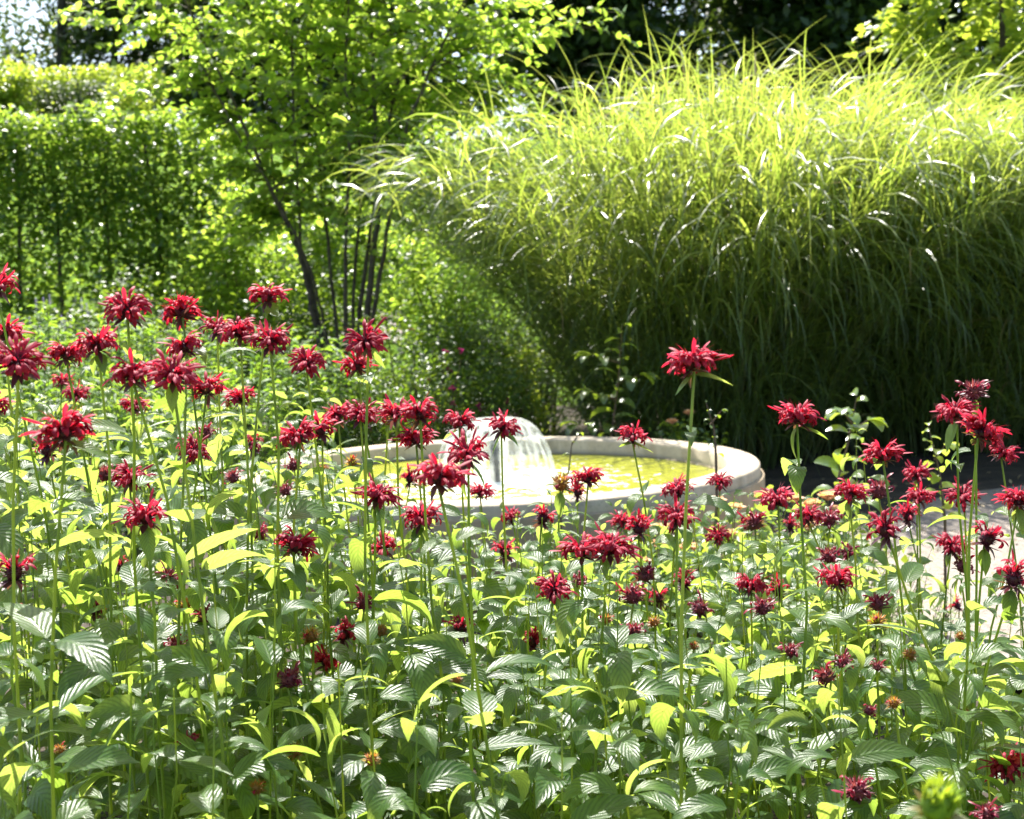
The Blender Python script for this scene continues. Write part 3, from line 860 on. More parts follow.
pp = [(-5, 305, 7.9, 3, 'feathery green perennial with lavender spikes at the picture edge below the hedge'),
      (22, 300, 8.6, 3, 'green perennial with lavender spikes under the first slender hedge trunk'),
      (52, 303, 7.8, 4, 'lavender-spiked perennial seen between the two blooms above the dark maroon bloom'),
      (85, 307, 8.5, 4, 'lavender-spiked perennial just beside the spidery high bloom'),
      (112, 322, 7.6, 2, 'lavender-spiked perennial directly behind the spidery high bloom'),
      (150, 306, 8.4, 4, 'lavender-spiked perennial between the spidery high bloom and the next compact one'),
      (188, 322, 7.7, 1, 'thin green perennial behind the pair of large fused blooms'),
      (215, 310, 8.6, 2, 'green perennial under the low understory leaves beside the raised winged bloom'),
      (250, 330, 7.9, 1, 'green perennial behind the cluster of three crimson blooms'),
      (290, 322, 8.7, 1, 'green perennial below the forked dark stems of the tree'),
      (330, 335, 8.2, 0, 'plain green perennial beside the foot of the dark trunks'),
      (35, 350, 6.6, 0, 'low feathery perennial just behind the tallest bee balm'),
      (140, 352, 6.7, 0, 'low feathery perennial between stems of the tallest bee balm'),
      (230, 360, 6.8, 0, 'low feathery perennial in shade behind the crimson cluster')]
for i, (px, py, Y, sp, lb) in enumerate(pp):
    perennial(px, py, Y, 0.55, 100 + i, sp, lb, 'perennials in the border behind the bee balm')


def blossom(mb, p, r, g, n=14):
    for q in range(n):
        a = q * 2.4 + g.normal(0, .2); lay = q / n
        mb.ribbons([[p[0] + r * .12 * math.cos(a), p[1] + r * .12 * math.sin(a), p[2]]], a, R(82 - 52 * lay), R(-25 + 60 * lay), r * (0.75 + .25 * lay), r * 1.25, oval, ns=4, nt=3, fold=0.25, rnd=[g.random()])

# small-flowered dark shrubs left of the fountain
for i, (px, py, Y, w_, nf, lb) in enumerate([
        (395, 300, 9.2, 0.8, 9, 'dark shrub sprinkled with magenta flowers below the arching grass blades'),
        (436, 330, 8.6, 0.8, 12, 'low dark shrub with a patch of plum flowers behind the fountain'),
        (480, 345, 8.9, 0.7, 3, 'low small-leaved shrub directly behind the bell of water'),
        (355, 360, 8.2, 0.7, 3, 'shaded low shrub behind the pair of stacked blooms beside the trunks')]):
    t, Cp, g = shrub('flowering_shrub', lb, px, py, Y, w_, 140 + i, M['shrub_leaf'], 3600, 0.036, 0.02, clump=60)
    for k in range(nf):
        e = Cp[k].copy(); e[1] -= 0.12; e[2] = max(e[2], 0.55) + 0.05
        fl = MB()
        for q in range(5):
            blossom(fl, e + g.normal(0, 0.010, 3), 0.016, g, 6)
        fl.build('flower_cluster', M['magenta'], t)

# roses round the basin
for i, (px, py, Y, w_, blooms, lb) in enumerate([
        (735, 492, 5.0, 0.62, [(655, 532), (716, 505), (735, 512), (748, 527), (762, 500), (728, 538)], 'low rose bush with peach blossoms against the basin wall'),
        (815, 492, 4.9, 0.50, [(793, 503), (812, 508), (828, 500), (836, 515), (808, 530)], 'low rose bush with cream and peach blossoms beyond the path edge'),
        (665, 528, 4.7, 0.45, [(662, 548), (690, 552), (675, 532)], 'low rose bush half hidden by bee balm below the basin rim'),
        (600, 560, 4.6, 0.5, [(640, 566), (590, 575)], 'dark-leaved rose bush at the foot of the basin wall'),
        (688, 421, 8.0, 0.5, [(689, 415), (672, 424)], 'rose bush peeping over the back rim of the fountain with one peach bloom')]):
    t, Cp, g = shrub('rose_bush', lb, px, py, Y, w_, 160 + i, M['rose_leaf'], 900, 0.045, 0.028, clump=30)
    for (bx, by) in blooms:
        p = at(bx, by, Y - (0.25 if Y < 6 else 0.12))
        b = MB(); blossom(b, p, 0.042, g, 16); b.build('blossom', M['peach'], t)
        MB().tube([(p.x, p.y + 0.1, p.z - 0.2), (p.x, p.y, p.z)], [0.003, 0.002], 4).build('stem', M['cane'], t)


def shoot(px0, py0, px1, py1, Y, n, ll, lw, seed, label, mat='rose_leaf', name='rose_shoot', arms=()):
    g = np.random.default_rng(seed)
    a, b = at(px0, py0, Y), at(px1, py1, Y)
    base = Vector((a.x, Y, 0.0))
    t = thing(name, label, 'shoot', base)
    P = np.array([base, a + Vector((0, 0, 0)), (a + b) / 2 + Vector((0.01, 0, 0)), b])
    MB().tube(P, [0.006, 0.005, 0.0035, 0.0015], 5).build('stem', M['twig'], t)
    fo = MB()
    s = np.linspace(0, 1, n) ** 1.0
    Q = np.array(a)[None] + (np.array(b) - np.array(a))[None] * s[:, None]
    az = np.arange(n) * 2.4 + g.normal(0, .3, n)
    sc = 1.1 - 0.55 * s
    fo.ribbons(Q, az, g.uniform(0.2, 0.9, n), g.uniform(0.9, 1.7, n), ll * sc * g.uniform(.8, 1.1, n), lw * sc, oval, ns=6, nt=2, fold=0.3, roll=g.normal(0, .3, n), rnd=g.random(n))
    for (x, y) in arms:
        e = at(x, y, Y - 0.02)
        m = np.array(a + (b - a) * min(0.95, max(0.05, (e.z - 0.05 - a.z) / (b.z - a.z))))
        MB().tube([m, np.array(e)], [0.003, 0.001], 4).build('side_twig', M['twig'], t)
        az2 = math.atan2(e.y - m[1], e.x - m[0])
        fo.ribbons([np.array(e)] * 3 + [m * .4 + np.array(e) * .6] * 2, [az2 - .7, az2, az2 + .8, az2 + 1.5, az2 - 1.5], g.uniform(0, .7, 5), 1.2, ll * .75, lw * .8, oval, ns=5, nt=2, fold=.3, rnd=g.random(5))
    fo.build('foliage', M[mat], t)

shoot(611, 440, 622, 325, 7.88, 17, 0.17, 0.075, 181, 'upright leafy rose shoot above the back rim against the dark grass', arms=((592, 355), (640, 375), (578, 425), (592, 392)))
shoot(832, 500, 857, 395, 5.1, 15, 0.11, 0.070, 182, 'glossy leafy shoot with white sun glare beyond the lone side bloom', arms=((868, 420), (842, 410)))
shoot(716, 455, 706, 402, 4.6, 7, 0.03, 0.018, 183, 'thin twig with tiny leaves beside the stem of the highest bloom', arms=((722, 410),))
shoot(945, 520, 928, 425, 4.4, 16, 0.07, 0.046, 184, 'lime-leaved shoot behind the tall tiered blooms', mat='lime_leaf', arms=((945, 445),))
shoot(560, 500, 572, 442, 4.9, 6, 0.05, 0.016, 185, 'slender twig rising before the pale water of the basin', arms=((585, 425),))

# pale feathery ground plants near the path edge
for i, (px, py, Y, lb) in enumerate([(800, 545, 4.3, 'pale feathery plant below the cream roses'), (850, 540, 4.4, 'pale feathery plant spilling towards the gravel path'),
                                     (885, 575, 4.0, 'pale feathery plant at the gravel path corner'), (780, 575, 3.9, 'pale feathery plant among bee balm below the rose bushes')]):
    g = np.random.default_rng(200 + i)
    c = at(px, py, Y)
    t = thing('feathery_plant', lb, 'perennial', (c.x, Y, 0))
    fo, st = MB(), MB()
    for k in range(46):
        a = g.uniform(0, 6.283); r = 0.26 * g.random() ** .5
        e = np.array([c.x + r * math.cos(a), Y + r * math.sin(a), c.z * g.uniform(.75, 1.0)])
        b = np.array([c.x + .3 * r * math.cos(a), Y + .3 * r * math.sin(a), 0.0])
        st.tube([b, (b + e) / 2, e], [0.0025, 0.002, 0.001], 3)
        n = 30; s = g.uniform(.25, 1, n); P = b + (e - b) * s[:, None]
        fo.ribbons(P, g.uniform(0, 6.283, n), g.uniform(0, 1, n), g.uniform(.3, 1, n), 0.04 * g.uniform(.6, 1.2, n), 0.006, lance, ns=3, nt=1, rnd=g.random(n))
    fo.build('foliage', M['pale_leaf'], t); st.build('stems', M['cane'], t)
# ------------------------------------------------------------------ bee balm
leaf_out = lambda s: np.clip(np.sin(np.pi * np.clip(s, 0, 1) ** 0.66) ** 0.95, 0.025, 1)
petal_out = lambda s: np.clip(0.62 + 0.45 * np.sin(np.pi * s ** 1.3) - 0.42 * np.clip(s - 0.8, 0, 1) / 0.2, 0.18, 1.2)
tube_out = lambda s: 0.55 + 0.45 * s
tooth_out = lambda s: np.clip(1.0 - 0.92 * s ** 1.3, 0.05, 1)


def ball_dirs(n, e0, e1, g):
    az = np.arange(n) * 2.39996 + g.normal(0, 0.25, n)
    u = (np.arange(n) + 0.5) / n
    se = math.sin(e0) + (math.sin(e1) - math.sin(e0)) * u
    return az, np.arcsin(se) + g.normal(0, 0.06, n)


def head_meshes(kind, seed):
    """returns (calyx mesh, petals mesh or None, bracts mesh) of one flower head, origin at its base"""
    g = np.random.default_rng(seed)
    ca, pe, br = MB(), MB(), MB()
    rb = {0: 0.0105, 1: 0.0125, 2: 0.010, 3: 0.0085, 4: 0.012}[kind]
    cz = rb * 1.15
    core = [(0.0005, cz - rb * 1.1), (rb * .55, cz - rb * 1.0), (rb * .85, cz - rb * .45), (rb * .9, cz), (rb * .75, cz + rb * .5), (rb * .4, cz + rb * .75), (0.0005, cz + rb * .82)]
    ca.lathe(core, (0, 0, 0), 14)
    n = {0: 120, 1: 140, 2: 90, 3: 70, 4: 130}[kind]
    az, el = ball_dirs(n, R(-35), R(88), g)
    P = np.stack([rb * .78 * np.cos(el) * np.cos(az), rb * .78 * np.cos(el) * np.sin(az), cz + rb * .78 * np.sin(el)], -1)
    if kind == 4:
        el = np.maximum(el, R(68)) + g.normal(0, .05, n)
    ca.ribbons(P, az, el, g.uniform(-.3, .3, n), g.uniform(0.006, 0.0105, n), 0.0032, tooth_out, ns=2, nt=2, fold=-0.7, rnd=g.random(n))
    nf = {0: int(g.integers(36, 50)), 1: int(g.integers(12, 24)), 2: int(g.integers(4, 12)), 3: int(g.integers(0, 3)), 4: 0}[kind]
    if nf:
        sc = {0: 1.0, 1: 0.85, 2: 0.55, 3: 0.4}[kind]
        az, el = ball_dirs(nf, R(-12), R(66), g)
        if kind == 1:
            el = g.uniform(R(5), R(80), nf)
        P = np.stack([rb * .7 * np.cos(el) * np.cos(az), rb * .7 * np.cos(el) * np.sin(az), cz + rb * .7 * np.sin(el)], -1)
        a0 = el * 0.70 + R(16) + g.normal(0, .12, nf)
        k1 = g.uniform(-0.15, 0.45, nf)
        L1 = sc * g.uniform(0.010, 0.016, nf)
        rn = g.random(nf)
        for fold in (-0.9, 0.6):
            pe.ribbons(P, az, a0, k1, L1, 0.0040 * sc ** .5, tube_out, ns=3, nt=2, fold=fold, rnd=rn)
        a1 = a0 - k1
        h = L1 * (np.sin(a0) - np.sin(a1)) / k1; v = L1 * (np.cos(a1) - np.cos(a0)) / k1
        E = P + np.stack([h * np.cos(az), h * np.sin(az), v], -1)
        # hooded upper lip arches up and over
        wild = g.random(nf) < 0.24
        pe.ribbons(E, az + g.normal(0, .15, nf), a1 + R(22), np.where(wild, g.uniform(.3, 1.6, nf), g.uniform(1.7, 3.1, nf)), sc * np.where(wild, g.uniform(.024, .034, nf), g.uniform(0.019, 0.028, nf)), 0.0059 * sc ** .5, petal_out, ns=8, nt=2, fold=-0.85, twist=g.normal(0, .3, nf), rnd=rn)
        # drooping lower lip
        pe.ribbons(E, az + g.normal(0, .2, nf), a1 - R(15), g.uniform(1.6, 2.8, nf), sc * g.uniform(0.013, 0.019, nf), 0.0066 * sc ** .5, petal_out, ns=4, nt=2, fold=0.35, twist=g.normal(0, .5, nf), rnd=rn)
        # stamens
        pe.ribbons(E, az, a1 + R(10), 0.6, sc * 0.024, 0.0009, tooth_out, ns=3, nt=1, rnd=rn)
    nb = {0: 8, 1: 10, 2: 7, 3: 7, 4: 8}[kind]
    az = np.arange(nb) * 6.283 / nb + g.normal(0, .2, nb)
    P = np.stack([0.003 * np.cos(az), 0.003 * np.sin(az), np.full(nb, cz - rb * .95)], -1)
    if kind in (0, 1):
        br.ribbons(P, az, g.uniform(-.8, .1, nb), g.uniform(-.5, .9, nb), g.uniform(.021, .034, nb), g.uniform(.007, .011, nb), leaf_out, ns=5, nt=2, fold=.35, rnd=g.random(nb))
    else:
        br.ribbons(P, az, g.uniform(.0, .8, nb), g.uniform(-.3, .9, nb), g.uniform(.013, .021, nb), g.uniform(.006, .009, nb), leaf_out, ns=5, nt=2, fold=.35, rnd=g.random(nb))
    cm = {0: 'calyx', 1: 'calyx', 2: 'calyx_old', 3: 'bud', 4: 'fresh_bud'}[kind]
    pm = {0: 'petal', 1: 'petal', 2: 'petal_old', 3: 'petal', 4: 'petal'}[kind]
    bm_ = {0: 'bract', 1: 'bract', 2: 'bract', 3: 'bract_green', 4: 'bract_green'}[kind]
    return ca.mesh('calyx', M[cm]), (pe.mesh('petals', M[pm]) if nf else None), br.mesh('bracts', M[bm_])

HEADS = {k: [head_meshes(k, 300 + 20 * k + i) for i in range(n)] for k, n in ((0, 9), (1, 6), (2, 5), (3, 4), (4, 1))}


def horizon(px):
    return 294.5 - (px - 512) * 0.0332


def canopy(px, D):
    left = np.interp(px, [0, 230, 330, 400, 840, 900], [1.14, 1.10, 1.02, 0.89, 0.87, 0.70])
    if px < 850:
        left = left - max(0, D - 2.5) * np.interp(px, [0, 330, 420], [0.0, 0.0, 0.14])
    elif D < 2.2:
        left = 0.84
    return float(left)


def stem_and_leaves(t, base, top, can, g, head=True, hang=0.5, leaf_scale=1.0):
    base, top = np.array(base, float), np.array(top, float)
    d = top - base
    bow = np.array([g.normal(0, .032), g.normal(0, .032), 0])
    s = np.linspace(0, 1, 9)
    P = base + d * s[:, None] + bow * (np.sin(np.pi * s))[:, None]
    P[2:-1, :2] += g.normal(0, 0.0035, (6, 2))
    MB().tube(P, np.linspace(0.0029, 0.0018 if head else 0.0008, 9), 4, g.random()).build('stem', M['balm_stem'], t)
    H = d[2]
    flatp = g.uniform(0.15, 0.65)
    O, AZ, A0, K, L, W, FO = [], [], [], [], [], [], []
    az0 = g.uniform(0, 6.283)
    if head and g.random() < hang:
        for q in range(int(g.integers(1, 3))):
            a = az0 + math.pi * q
            O.append(top - np.array([0, 0, 0.004])); AZ.append(a); A0.append(R(g.uniform(-70, 5))); K.append(R(g.uniform(0, 70)))
            L.append(g.uniform(.028, .058)); W.append(L[-1] * .42); FO.append(.25)
    dist = g.uniform(0.05, 0.12) if head else 0.004
    node = 0
    while H - dist > 0.16:
        z = H - dist
        pos = np.array([np.interp(z / H, s, P[:, i]) for i in range(3)])
        above = pos[2] > can + 0.03
        if head:
            Lf = (g.uniform(.035, .072) if above else g.uniform(.078, .115))
            if not above and node < 2: Lf *= .8
        else:
            Lf = [0.03, 0.055, 0.08][node] if node < 3 else g.uniform(.078, .112)
        az0 += math.pi / 2 + g.normal(0, .25)
        for q in (0, 1):
            if g.random() < 0.06: continue
            a = az0 + math.pi * q + g.normal(0, .15)
            pet = 0.004 + 0.06 * Lf
            O.append(pos + np.array([pet * math.cos(a), pet * math.sin(a), pet * .5])); AZ.append(a)
            flat = g.random() < flatp
            A0.append((R(g.uniform(8, 42)) if flat else R(g.uniform(0, 48))) if node > 0 or head else R(g.uniform(45, 75))); K.append(R(g.uniform(20, 80)) if flat else R(g.uniform(60, 165)))
            L.append(Lf * leaf_scale * g.uniform(.88, 1.1)); W.append(L[-1] * g.uniform(.34, .44)); FO.append(g.uniform(.10, .30))
        node += 1
        dist += (g.uniform(.085, .13) if above else g.uniform(.055, .085)) if head else (0.025 if node < 2 else g.uniform(.05, .08))
    if O:
        Oa, La, Aa = np.array(O), np.array(L), np.array(AZ)
        keep = np.ones(len(O), bool)
        for fr_ in (0.25, 0.6, 0.95):
            Mp = Oa + np.stack([np.cos(Aa), np.sin(Aa), np.full(len(Aa), -0.12)], -1) * (La * fr_)[:, None]
            q_ = to_px(Mp)
            dx = q_[:, None, 0] - HPX[None, :, 0]; dy = q_[:, None, 1] - HPX[None, :, 1]
            hid = (dx * dx + dy * dy < (HPX[None, :, 3] * 0.45 + 4) ** 2) & (q_[:, None, 2] < HPX[None, :, 2] - 0.05)
            keep &= ~hid.any(1)
        O, AZ, A0, K, L, W, FO = [[x for x, k_ in zip(l_, keep) if k_] for l_ in (O, AZ, A0, K, L, W, FO)]
    n = len(O)
    if n:
        rn = np.clip(g.normal(0.45, .28, n), 0, 1)
        fo = MB().ribbons(np.array(O), np.array(AZ), np.array(A0), np.array(K), np.array(L), np.array(W), leaf_out, ns=14, nt=4, fold=np.array(FO), roll=g.normal(0, .3, n), rnd=rn, serr=0.045, twist=g.normal(0, .25, n))
        fo.build('foliage', M['balm_leaf'], t)
    return P

WK = {0: 0.068, 1: 0.060, 2: 0.040, 3: 0.030, 4: 0.025}
#HEADLIST
B = [
(-4,283,45,0,'bee balm cut by the picture edge, its bloom topping all others beside the hedge'),
(127,306,52,0,'tall bee balm with spidery spiked crimson bloom, highest below the hedge trunks'),
(182,309,42,0,'tall bee balm with compact crimson bloom and one long petal pointing at the tree'),
(267,294,42,5,'bee balm with small raised winged bloom standing against the tree foot'),
(4,331,42,0,'bee balm at the picture edge with bloom just above the big dark maroon one'),
(18,358,58,0,'bee balm with large dark maroon bloom over a broad green leaf near the picture edge'),
(66,352,42,0,'bee balm with upright bloom midway between the dark maroon bloom and the leaning one'),
(98,342,48,0,'bee balm with leaning bloom and long sideways petals under the spidery bloom'),
(133,372,54,0,'bee balm of the fused pair of large blooms, the one with the shorter green leaf'),
(172,371,56,0,'bee balm of the fused pair, the bloom with a long dark leaf hanging below'),
(186,344,42,5,'bee balm with star-like bloom poking up behind the fused pair'),
(206,386,42,0,'bee balm with round bloom just beside the fused pair, slightly lower'),
(241,396,34,0,'bee balm with small compact bloom below the cluster of three'),
(217,326,36,0,'bee balm at the hedge side of the cluster of three crimson blooms'),
(240,329,42,0,'bee balm in the middle of the cluster of three crimson blooms'),
(270,338,46,0,'bee balm at the tree side of the cluster of three crimson blooms'),
(306,359,40,0,'bee balm with rounded bloom between the cluster of three and the stacked pair'),
(368,337,48,0,'bee balm with wide bloom, upper one of the stacked pair beside the dark trunks'),
(357,363,36,0,'bee balm with rounder bloom, lower one of the stacked pair beside the dark trunks'),
(75,392,30,0,'bee balm with half-hidden bloom behind the stem of the upright bloom'),
(62,380,24,5,'bee balm with small bloom peeping out behind the upright bloom'),
(65,428,62,0,'bee balm with widest shaggy bloom, over the large yellow-lit leaf near the edge'),
(48,449,34,1,'bee balm with dark bloom tucked just under the widest shaggy bloom'),
(133,404,30,5,'bee balm with loose bloom directly under the fused pair'),
(-6,402,36,0,'bee balm with only its petal tips showing at the picture edge'),
(253,444,26,1,'bee balm with small upright goblet-shaped bloom above a brown bud head'),
(236,476,19,2,'bee balm with small brown bud head under the goblet-shaped bloom'),
(300,433,44,0,'bee balm with full bloom at the hedge end of the row before the fountain'),
(322,428,38,0,'bee balm of the fountain row, squeezed between two fuller blooms'),
(338,414,34,0,'bee balm of the fountain row with raised ragged bloom'),
(360,412,38,0,'bee balm with upright horned bloom beside the shrub with plum flowers'),
(294,464,17,2,'bee balm with tiny pinkish head under the fountain row'),
(287,489,16,2,'bee balm with tiny dark star head beneath the full bloom of the fountain row'),
(326,467,11,3,'bee balm with a closed bud just outside the basin end'),
(191,447,38,5,'bee balm with vivid red spread petals seen past the long hanging leaf'),
(206,432,20,2,'bee balm with small dull bloom between hanging leaf and compact bloom'),
(129,475,40,0,'bee balm with round blood-red bloom above the arched crimson one'),
(106,474,22,2,'bee balm with small faded bloom touching the round blood-red one'),
(146,514,52,0,'bee balm with arched crimson bloom standing clear over glossy white-lit leaves'),
(12,571,48,1,'bee balm with flat dark maroon bloom low at the picture edge'),
(122,567,24,1,'bee balm with shaded half-open bloom under the arched crimson one'),
(164,576,23,2,'bee balm with ragged half-open head beside the stem of the arched bloom'),
(23,609,21,3,'bee balm with orange-tinged bud below the flat dark maroon bloom'),
(95,610,28,1,'bee balm with lone dark two-winged bloom over arching leaf'),
(205,615,22,2,'bee balm with small reddish head above the long pale leaf'),
(183,604,18,3,'bee balm with green spiky bud beside a small reddish head'),
(177,645,24,2,'bee balm with dark tight head under the green spiky bud'),
(193,741,20,2,'bee balm with low dark head among deep green leaves, under the long pale leaf'),
(61,748,12,3,'bee balm with smallest reddish bud low in dark leaves'),
(257,786,17,3,'bee balm with lowest orange bud near the bottom of the bed'),
(293,543,46,0,'bee balm with spread crimson bloom above two hanging leaves'),
(264,532,20,2,'bee balm with narrow bloom half hidden beside the spread crimson bloom'),
(342,632,32,1,'bee balm with curled bright bloom on a straight stem, over the shaggy low one'),
(325,659,38,0,'bee balm with shaggy bright bloom low among leaves'),
(287,678,30,2,'bee balm with upright tufted head next to the shaggy low bloom'),
(313,634,20,3,'bee balm with orange bud between the curled bloom and a glossy leaf'),
(364,601,23,2,'bee balm with tight pinkish head in the middle of sunlit leaves'),
(380,629,15,3,'bee balm with small orange bud under the tight pinkish head'),
(370,758,18,3,'bee balm with brown-red bud low down on a thin stem'),
(296,748,18,3,'bee balm with pale orange bud low in the leaves beside a bright stem'),
(425,681,10,3,'bee balm with minute dark bud under drooping leaves'),
(457,678,13,3,'bee balm with round brown seed-like bud hanging under drooping leaves'),
(459,627,33,1,'bee balm with dark maroon crown-shaped bloom under the bright green leaf'),
(375,493,42,0,'bee balm with curled antler-like petals before the pale water'),
(421,516,44,0,'bee balm with red claw-shaped petals below the big dark-centred bloom'),
(384,546,34,0,'bee balm with small ruffled bloom below the antler-like one'),
(396,411,40,0,'bee balm with flattened bloom at the hedge side above the bowl'),
(420,411,46,0,'bee balm with broad bloom leaning on the water bell'),
(416,437,40,0,'bee balm with drooping-petalled bloom centred under the flattened pair'),
(459,420,36,0,'bee balm with heart-shaped bloom in front of the water bell'),
(501,424,36,0,'bee balm with slim bare stem and bloom crossing the water bell edge'),
(438,474,60,0,'bee balm with biggest dark-centred bloom and purple bracts before the bowl'),
(468,450,50,0,'bee balm with bright tousled bloom beside the nozzle pipe'),
(410,478,24,1,'bee balm with thin side-turned bloom tucked behind the biggest dark-centred bloom'),
(480,491,30,0,'bee balm with upswept bloom right under the basin coping'),
(352,460,14,3,'bee balm with reddish-green bud before white water at the basin end'),
(388,418,16,3,'bee balm with yellow-green bud between horned and flattened blooms'),
(506,551,30,1,'bee balm with dark sideways bloom under the basin wall beside a drooping leaf'),
(512,515,24,0,'bee balm with small bloom against the basin wall touching its darker neighbour'),
(541,517,30,1,'bee balm with dark cup-shaped bloom against the brown basin wall'),
(582,548,48,0,'bee balm with scarlet long-petalled bloom, lower of the overlapping scarlet two'),
(608,545,50,0,'bee balm with scarlet spray-like bloom over a dark centre, upper of the scarlet two'),
(553,586,42,0,'bee balm with one long scarlet petal arching out, below the scarlet two'),
(578,580,17,2,'bee balm with small round dark head between long-petalled bloom and its neighbour'),
(560,481,22,3,'bee balm with orange-green opening bud at the coping line'),
(588,476,36,0,'bee balm with compact bloom at the coping line beside an opening bud'),
(577,492,22,1,'bee balm with dark drooping bloom under the opening bud'),
(632,434,34,0,'bee balm with neat tufted bloom against the yellow-green pool water'),
(694,360,56,0,'tallest bee balm, its wide bloom alone before the dark grass above the basin rim'),
(797,415,46,0,'bee balm with wide bloom alone before the dark grass, past the basin end'),
(679,487,34,0,'bee balm with dark round bloom hiding part of the basin coping'),
(720,480,28,0,'bee balm with small bloom before the outer basin wall'),
(677,514,44,0,'bee balm with full bloom below the dark round one at the basin wall'),
(718,533,28,5,'bee balm with loose bloom before peach roses'),
(755,521,25,2,'bee balm with faded pink head above a bright hanging leaf'),
(778,497,38,0,'bee balm with clawed pink-red bloom at the outer corner of the basin'),
(808,514,34,0,'bee balm with upright-petalled bloom before cream roses'),
(790,525,20,1,'bee balm with half bloom hidden by the stem of the lone wide bloom'),
(830,518,24,2,'bee balm with small fading head beside the cream roses'),
(622,520,28,0,'bee balm with ruffled bloom behind the scarlet two'),
(638,528,32,1,'bee balm with darker drooping bloom just past the scarlet two'),
(643,573,24,2,'bee balm with pinkish pompom head above yellow-lit leaves'),
(633,595,28,2,'bee balm with lilac-tinted fading head left of a long red petal' ),
(659,597,26,1,'bee balm with curled red bloom crossed by a thin leaf'),
(685,581,28,1,'bee balm with dense maroon head on the stem before the basin foot'),
(698,606,22,2,'bee balm with ragged pink head under the dense maroon one'),
(751,583,38,0,'bee balm with crowned crimson bloom, first of the group below the roses'),
(779,590,28,1,'bee balm with dark erect petals, second of the group below the roses'),
(764,607,24,2,'bee balm with faded purple head, lowest of the group below the roses'),
(837,577,42,0,'bee balm with star-shaped crimson bloom over two hanging green leaves'),
(830,555,22,2,'bee balm with small dusky head behind the star-shaped bloom'),
(848,550,18,2,'bee balm with tiny reddish head peeping past the star-shaped bloom'),
(633,631,22,2,'bee balm with pink bud-like head over white-lit leaves'),
(532,642,28,1,'bee balm with lone black-red crown head in mid bed'),
(655,620,14,3,'bee balm with tiny pink bud beside large yellow leaf'),
(607,618,13,3,'bee balm with tiny orange bud behind two crossing stems'),
(790,650,19,2,'bee balm with lone tight crimson head on a straight stem in pale foliage'),
(831,673,24,2,'bee balm with tight purple head, larger of a touching pair'),
(842,660,18,2,'bee balm with tight purple head, smaller and higher of a touching pair'),
(694,645,11,3,'bee balm with tiny pink bud close to a bright stem'),
(883,453,42,0,'bee balm with v-shaped crimson bloom before the shaded path'),
(849,491,38,0,'bee balm with bloom of arched petals beside cream roses and the path'),
(879,490,26,2,'bee balm with small dense head just under the v-shaped bloom'),
(918,472,30,5,'bee balm with upper bloom of the leaning stack of three before the path'),
(919,495,34,0,'bee balm with middle bloom of the leaning stack of three before the path'),
(908,515,28,1,'bee balm with brown-red lowest head of the leaning stack of three'),
(888,527,42,1,'bee balm with hooked petal and drooping black bracts before the gravel'),
(975,389,28,2,'bee balm with small top bloom, crowning the tiered stack at the picture edge'),
(978,428,50,0,'bee balm with broad middle bloom of the tiered stack on a thick green stem'),
(957,409,42,0,'bee balm with bloom just behind the tiered stack'),
(1001,450,34,5,'bee balm with upswept bloom at the outer side of the tiered stack'),
(964,494,38,0,'bee balm with bloom crossed by a pale stem below the tiered stack'),
(1018,499,38,0,'bee balm at the picture edge with bloom level with the shaded gravel'),
(951,543,36,0,'bee balm with rabbit-eared pink-red bloom before the sunlit gravel'),
(960,565,22,2,'bee balm with dull head hanging under the rabbit-eared bloom'),
(984,537,40,6,'bee balm with domed dark bloom of folded petals before the gravel'),
(1012,577,44,1,'bee balm with black-red bloom and tall spike petal at the picture edge'),
(879,603,24,2,'bee balm with flat pinkish head where foliage meets sunlit gravel'),
(876,619,18,3,'bee balm with orange bud under the flat pinkish head'),
(959,605,18,1,'bee balm with small black-red head low before the gravel'),
(908,653,15,3,'bee balm with red and yellow bud beside the long leaning stem'),
(960,635,9,3,'bee balm with tiny red bud on a thin stem before pale gravel'),
(877,666,14,2,'bee balm with little brown head beside two white-lit leaves'),
(866,709,15,2,'bee balm with small rosy head level with the drooping glossy leaf'),
(895,702,15,3,'bee balm with orange open bud near the leaning stem'),
(962,709,9,3,'bee balm with tiny rosy bud beside the big hanging leaf'),
(1012,765,48,0,'bee balm with bright scarlet bloom lowest at the picture edge'),
(857,790,34,2,'bee balm with shaggy purple-red head near the arching grass blades'),
(991,812,26,2,'bee balm with dark head just under the bright scarlet lowest bloom'),
(932,800,36,4,'bee balm with blurred fresh green bud, close to the viewer'),
]
occupied, PLAN = [], []
for i, (px, py, w, kd, lb) in enumerate(B):
    kind = {5: 0, 6: 1}.get(kd, kd)
    if kd == 5:
        D = 0.066 * F / w
    elif kind in (0, 1):
        D = WK[kind] * F / w
    elif kind == 4:
        D = 0.98
    else:
        D = float(np.interp(py, [380, 450, 520, 600, 700, 815], [2.1, 3.0, 2.8, 2.35, 1.9, 1.58]))
    D = min(D, 3.6)
    p = at(px, py, D)
    scl = w * D / F / WK[kind]
    for o_ in occupied:            # keep neighbouring blooms from growing through one another
        if (o_ - p).length < 0.035:
            D *= 1.06
            p = at(px, py, D); scl *= 1.06
    occupied.append(p)
    if kd in (2, 3):
        scl = min(max(scl, 0.55), 1.5)
    PLAN.append((p, D, scl, kind))
HPX = np.array([(b[0], b[1], pl[1], b[2]) for b, pl in zip(B, PLAN)], float)
RMI = np.array(RM.inverted())


def to_px(P):
    q = (np.asarray(P) - np.array([0, 0, CAMZ])) @ RMI.T
    return np.stack([CX + F * q[:, 0] / -q[:, 2], CY - F * q[:, 1] / -q[:, 2], np.asarray(P)[:, 1]], -1)


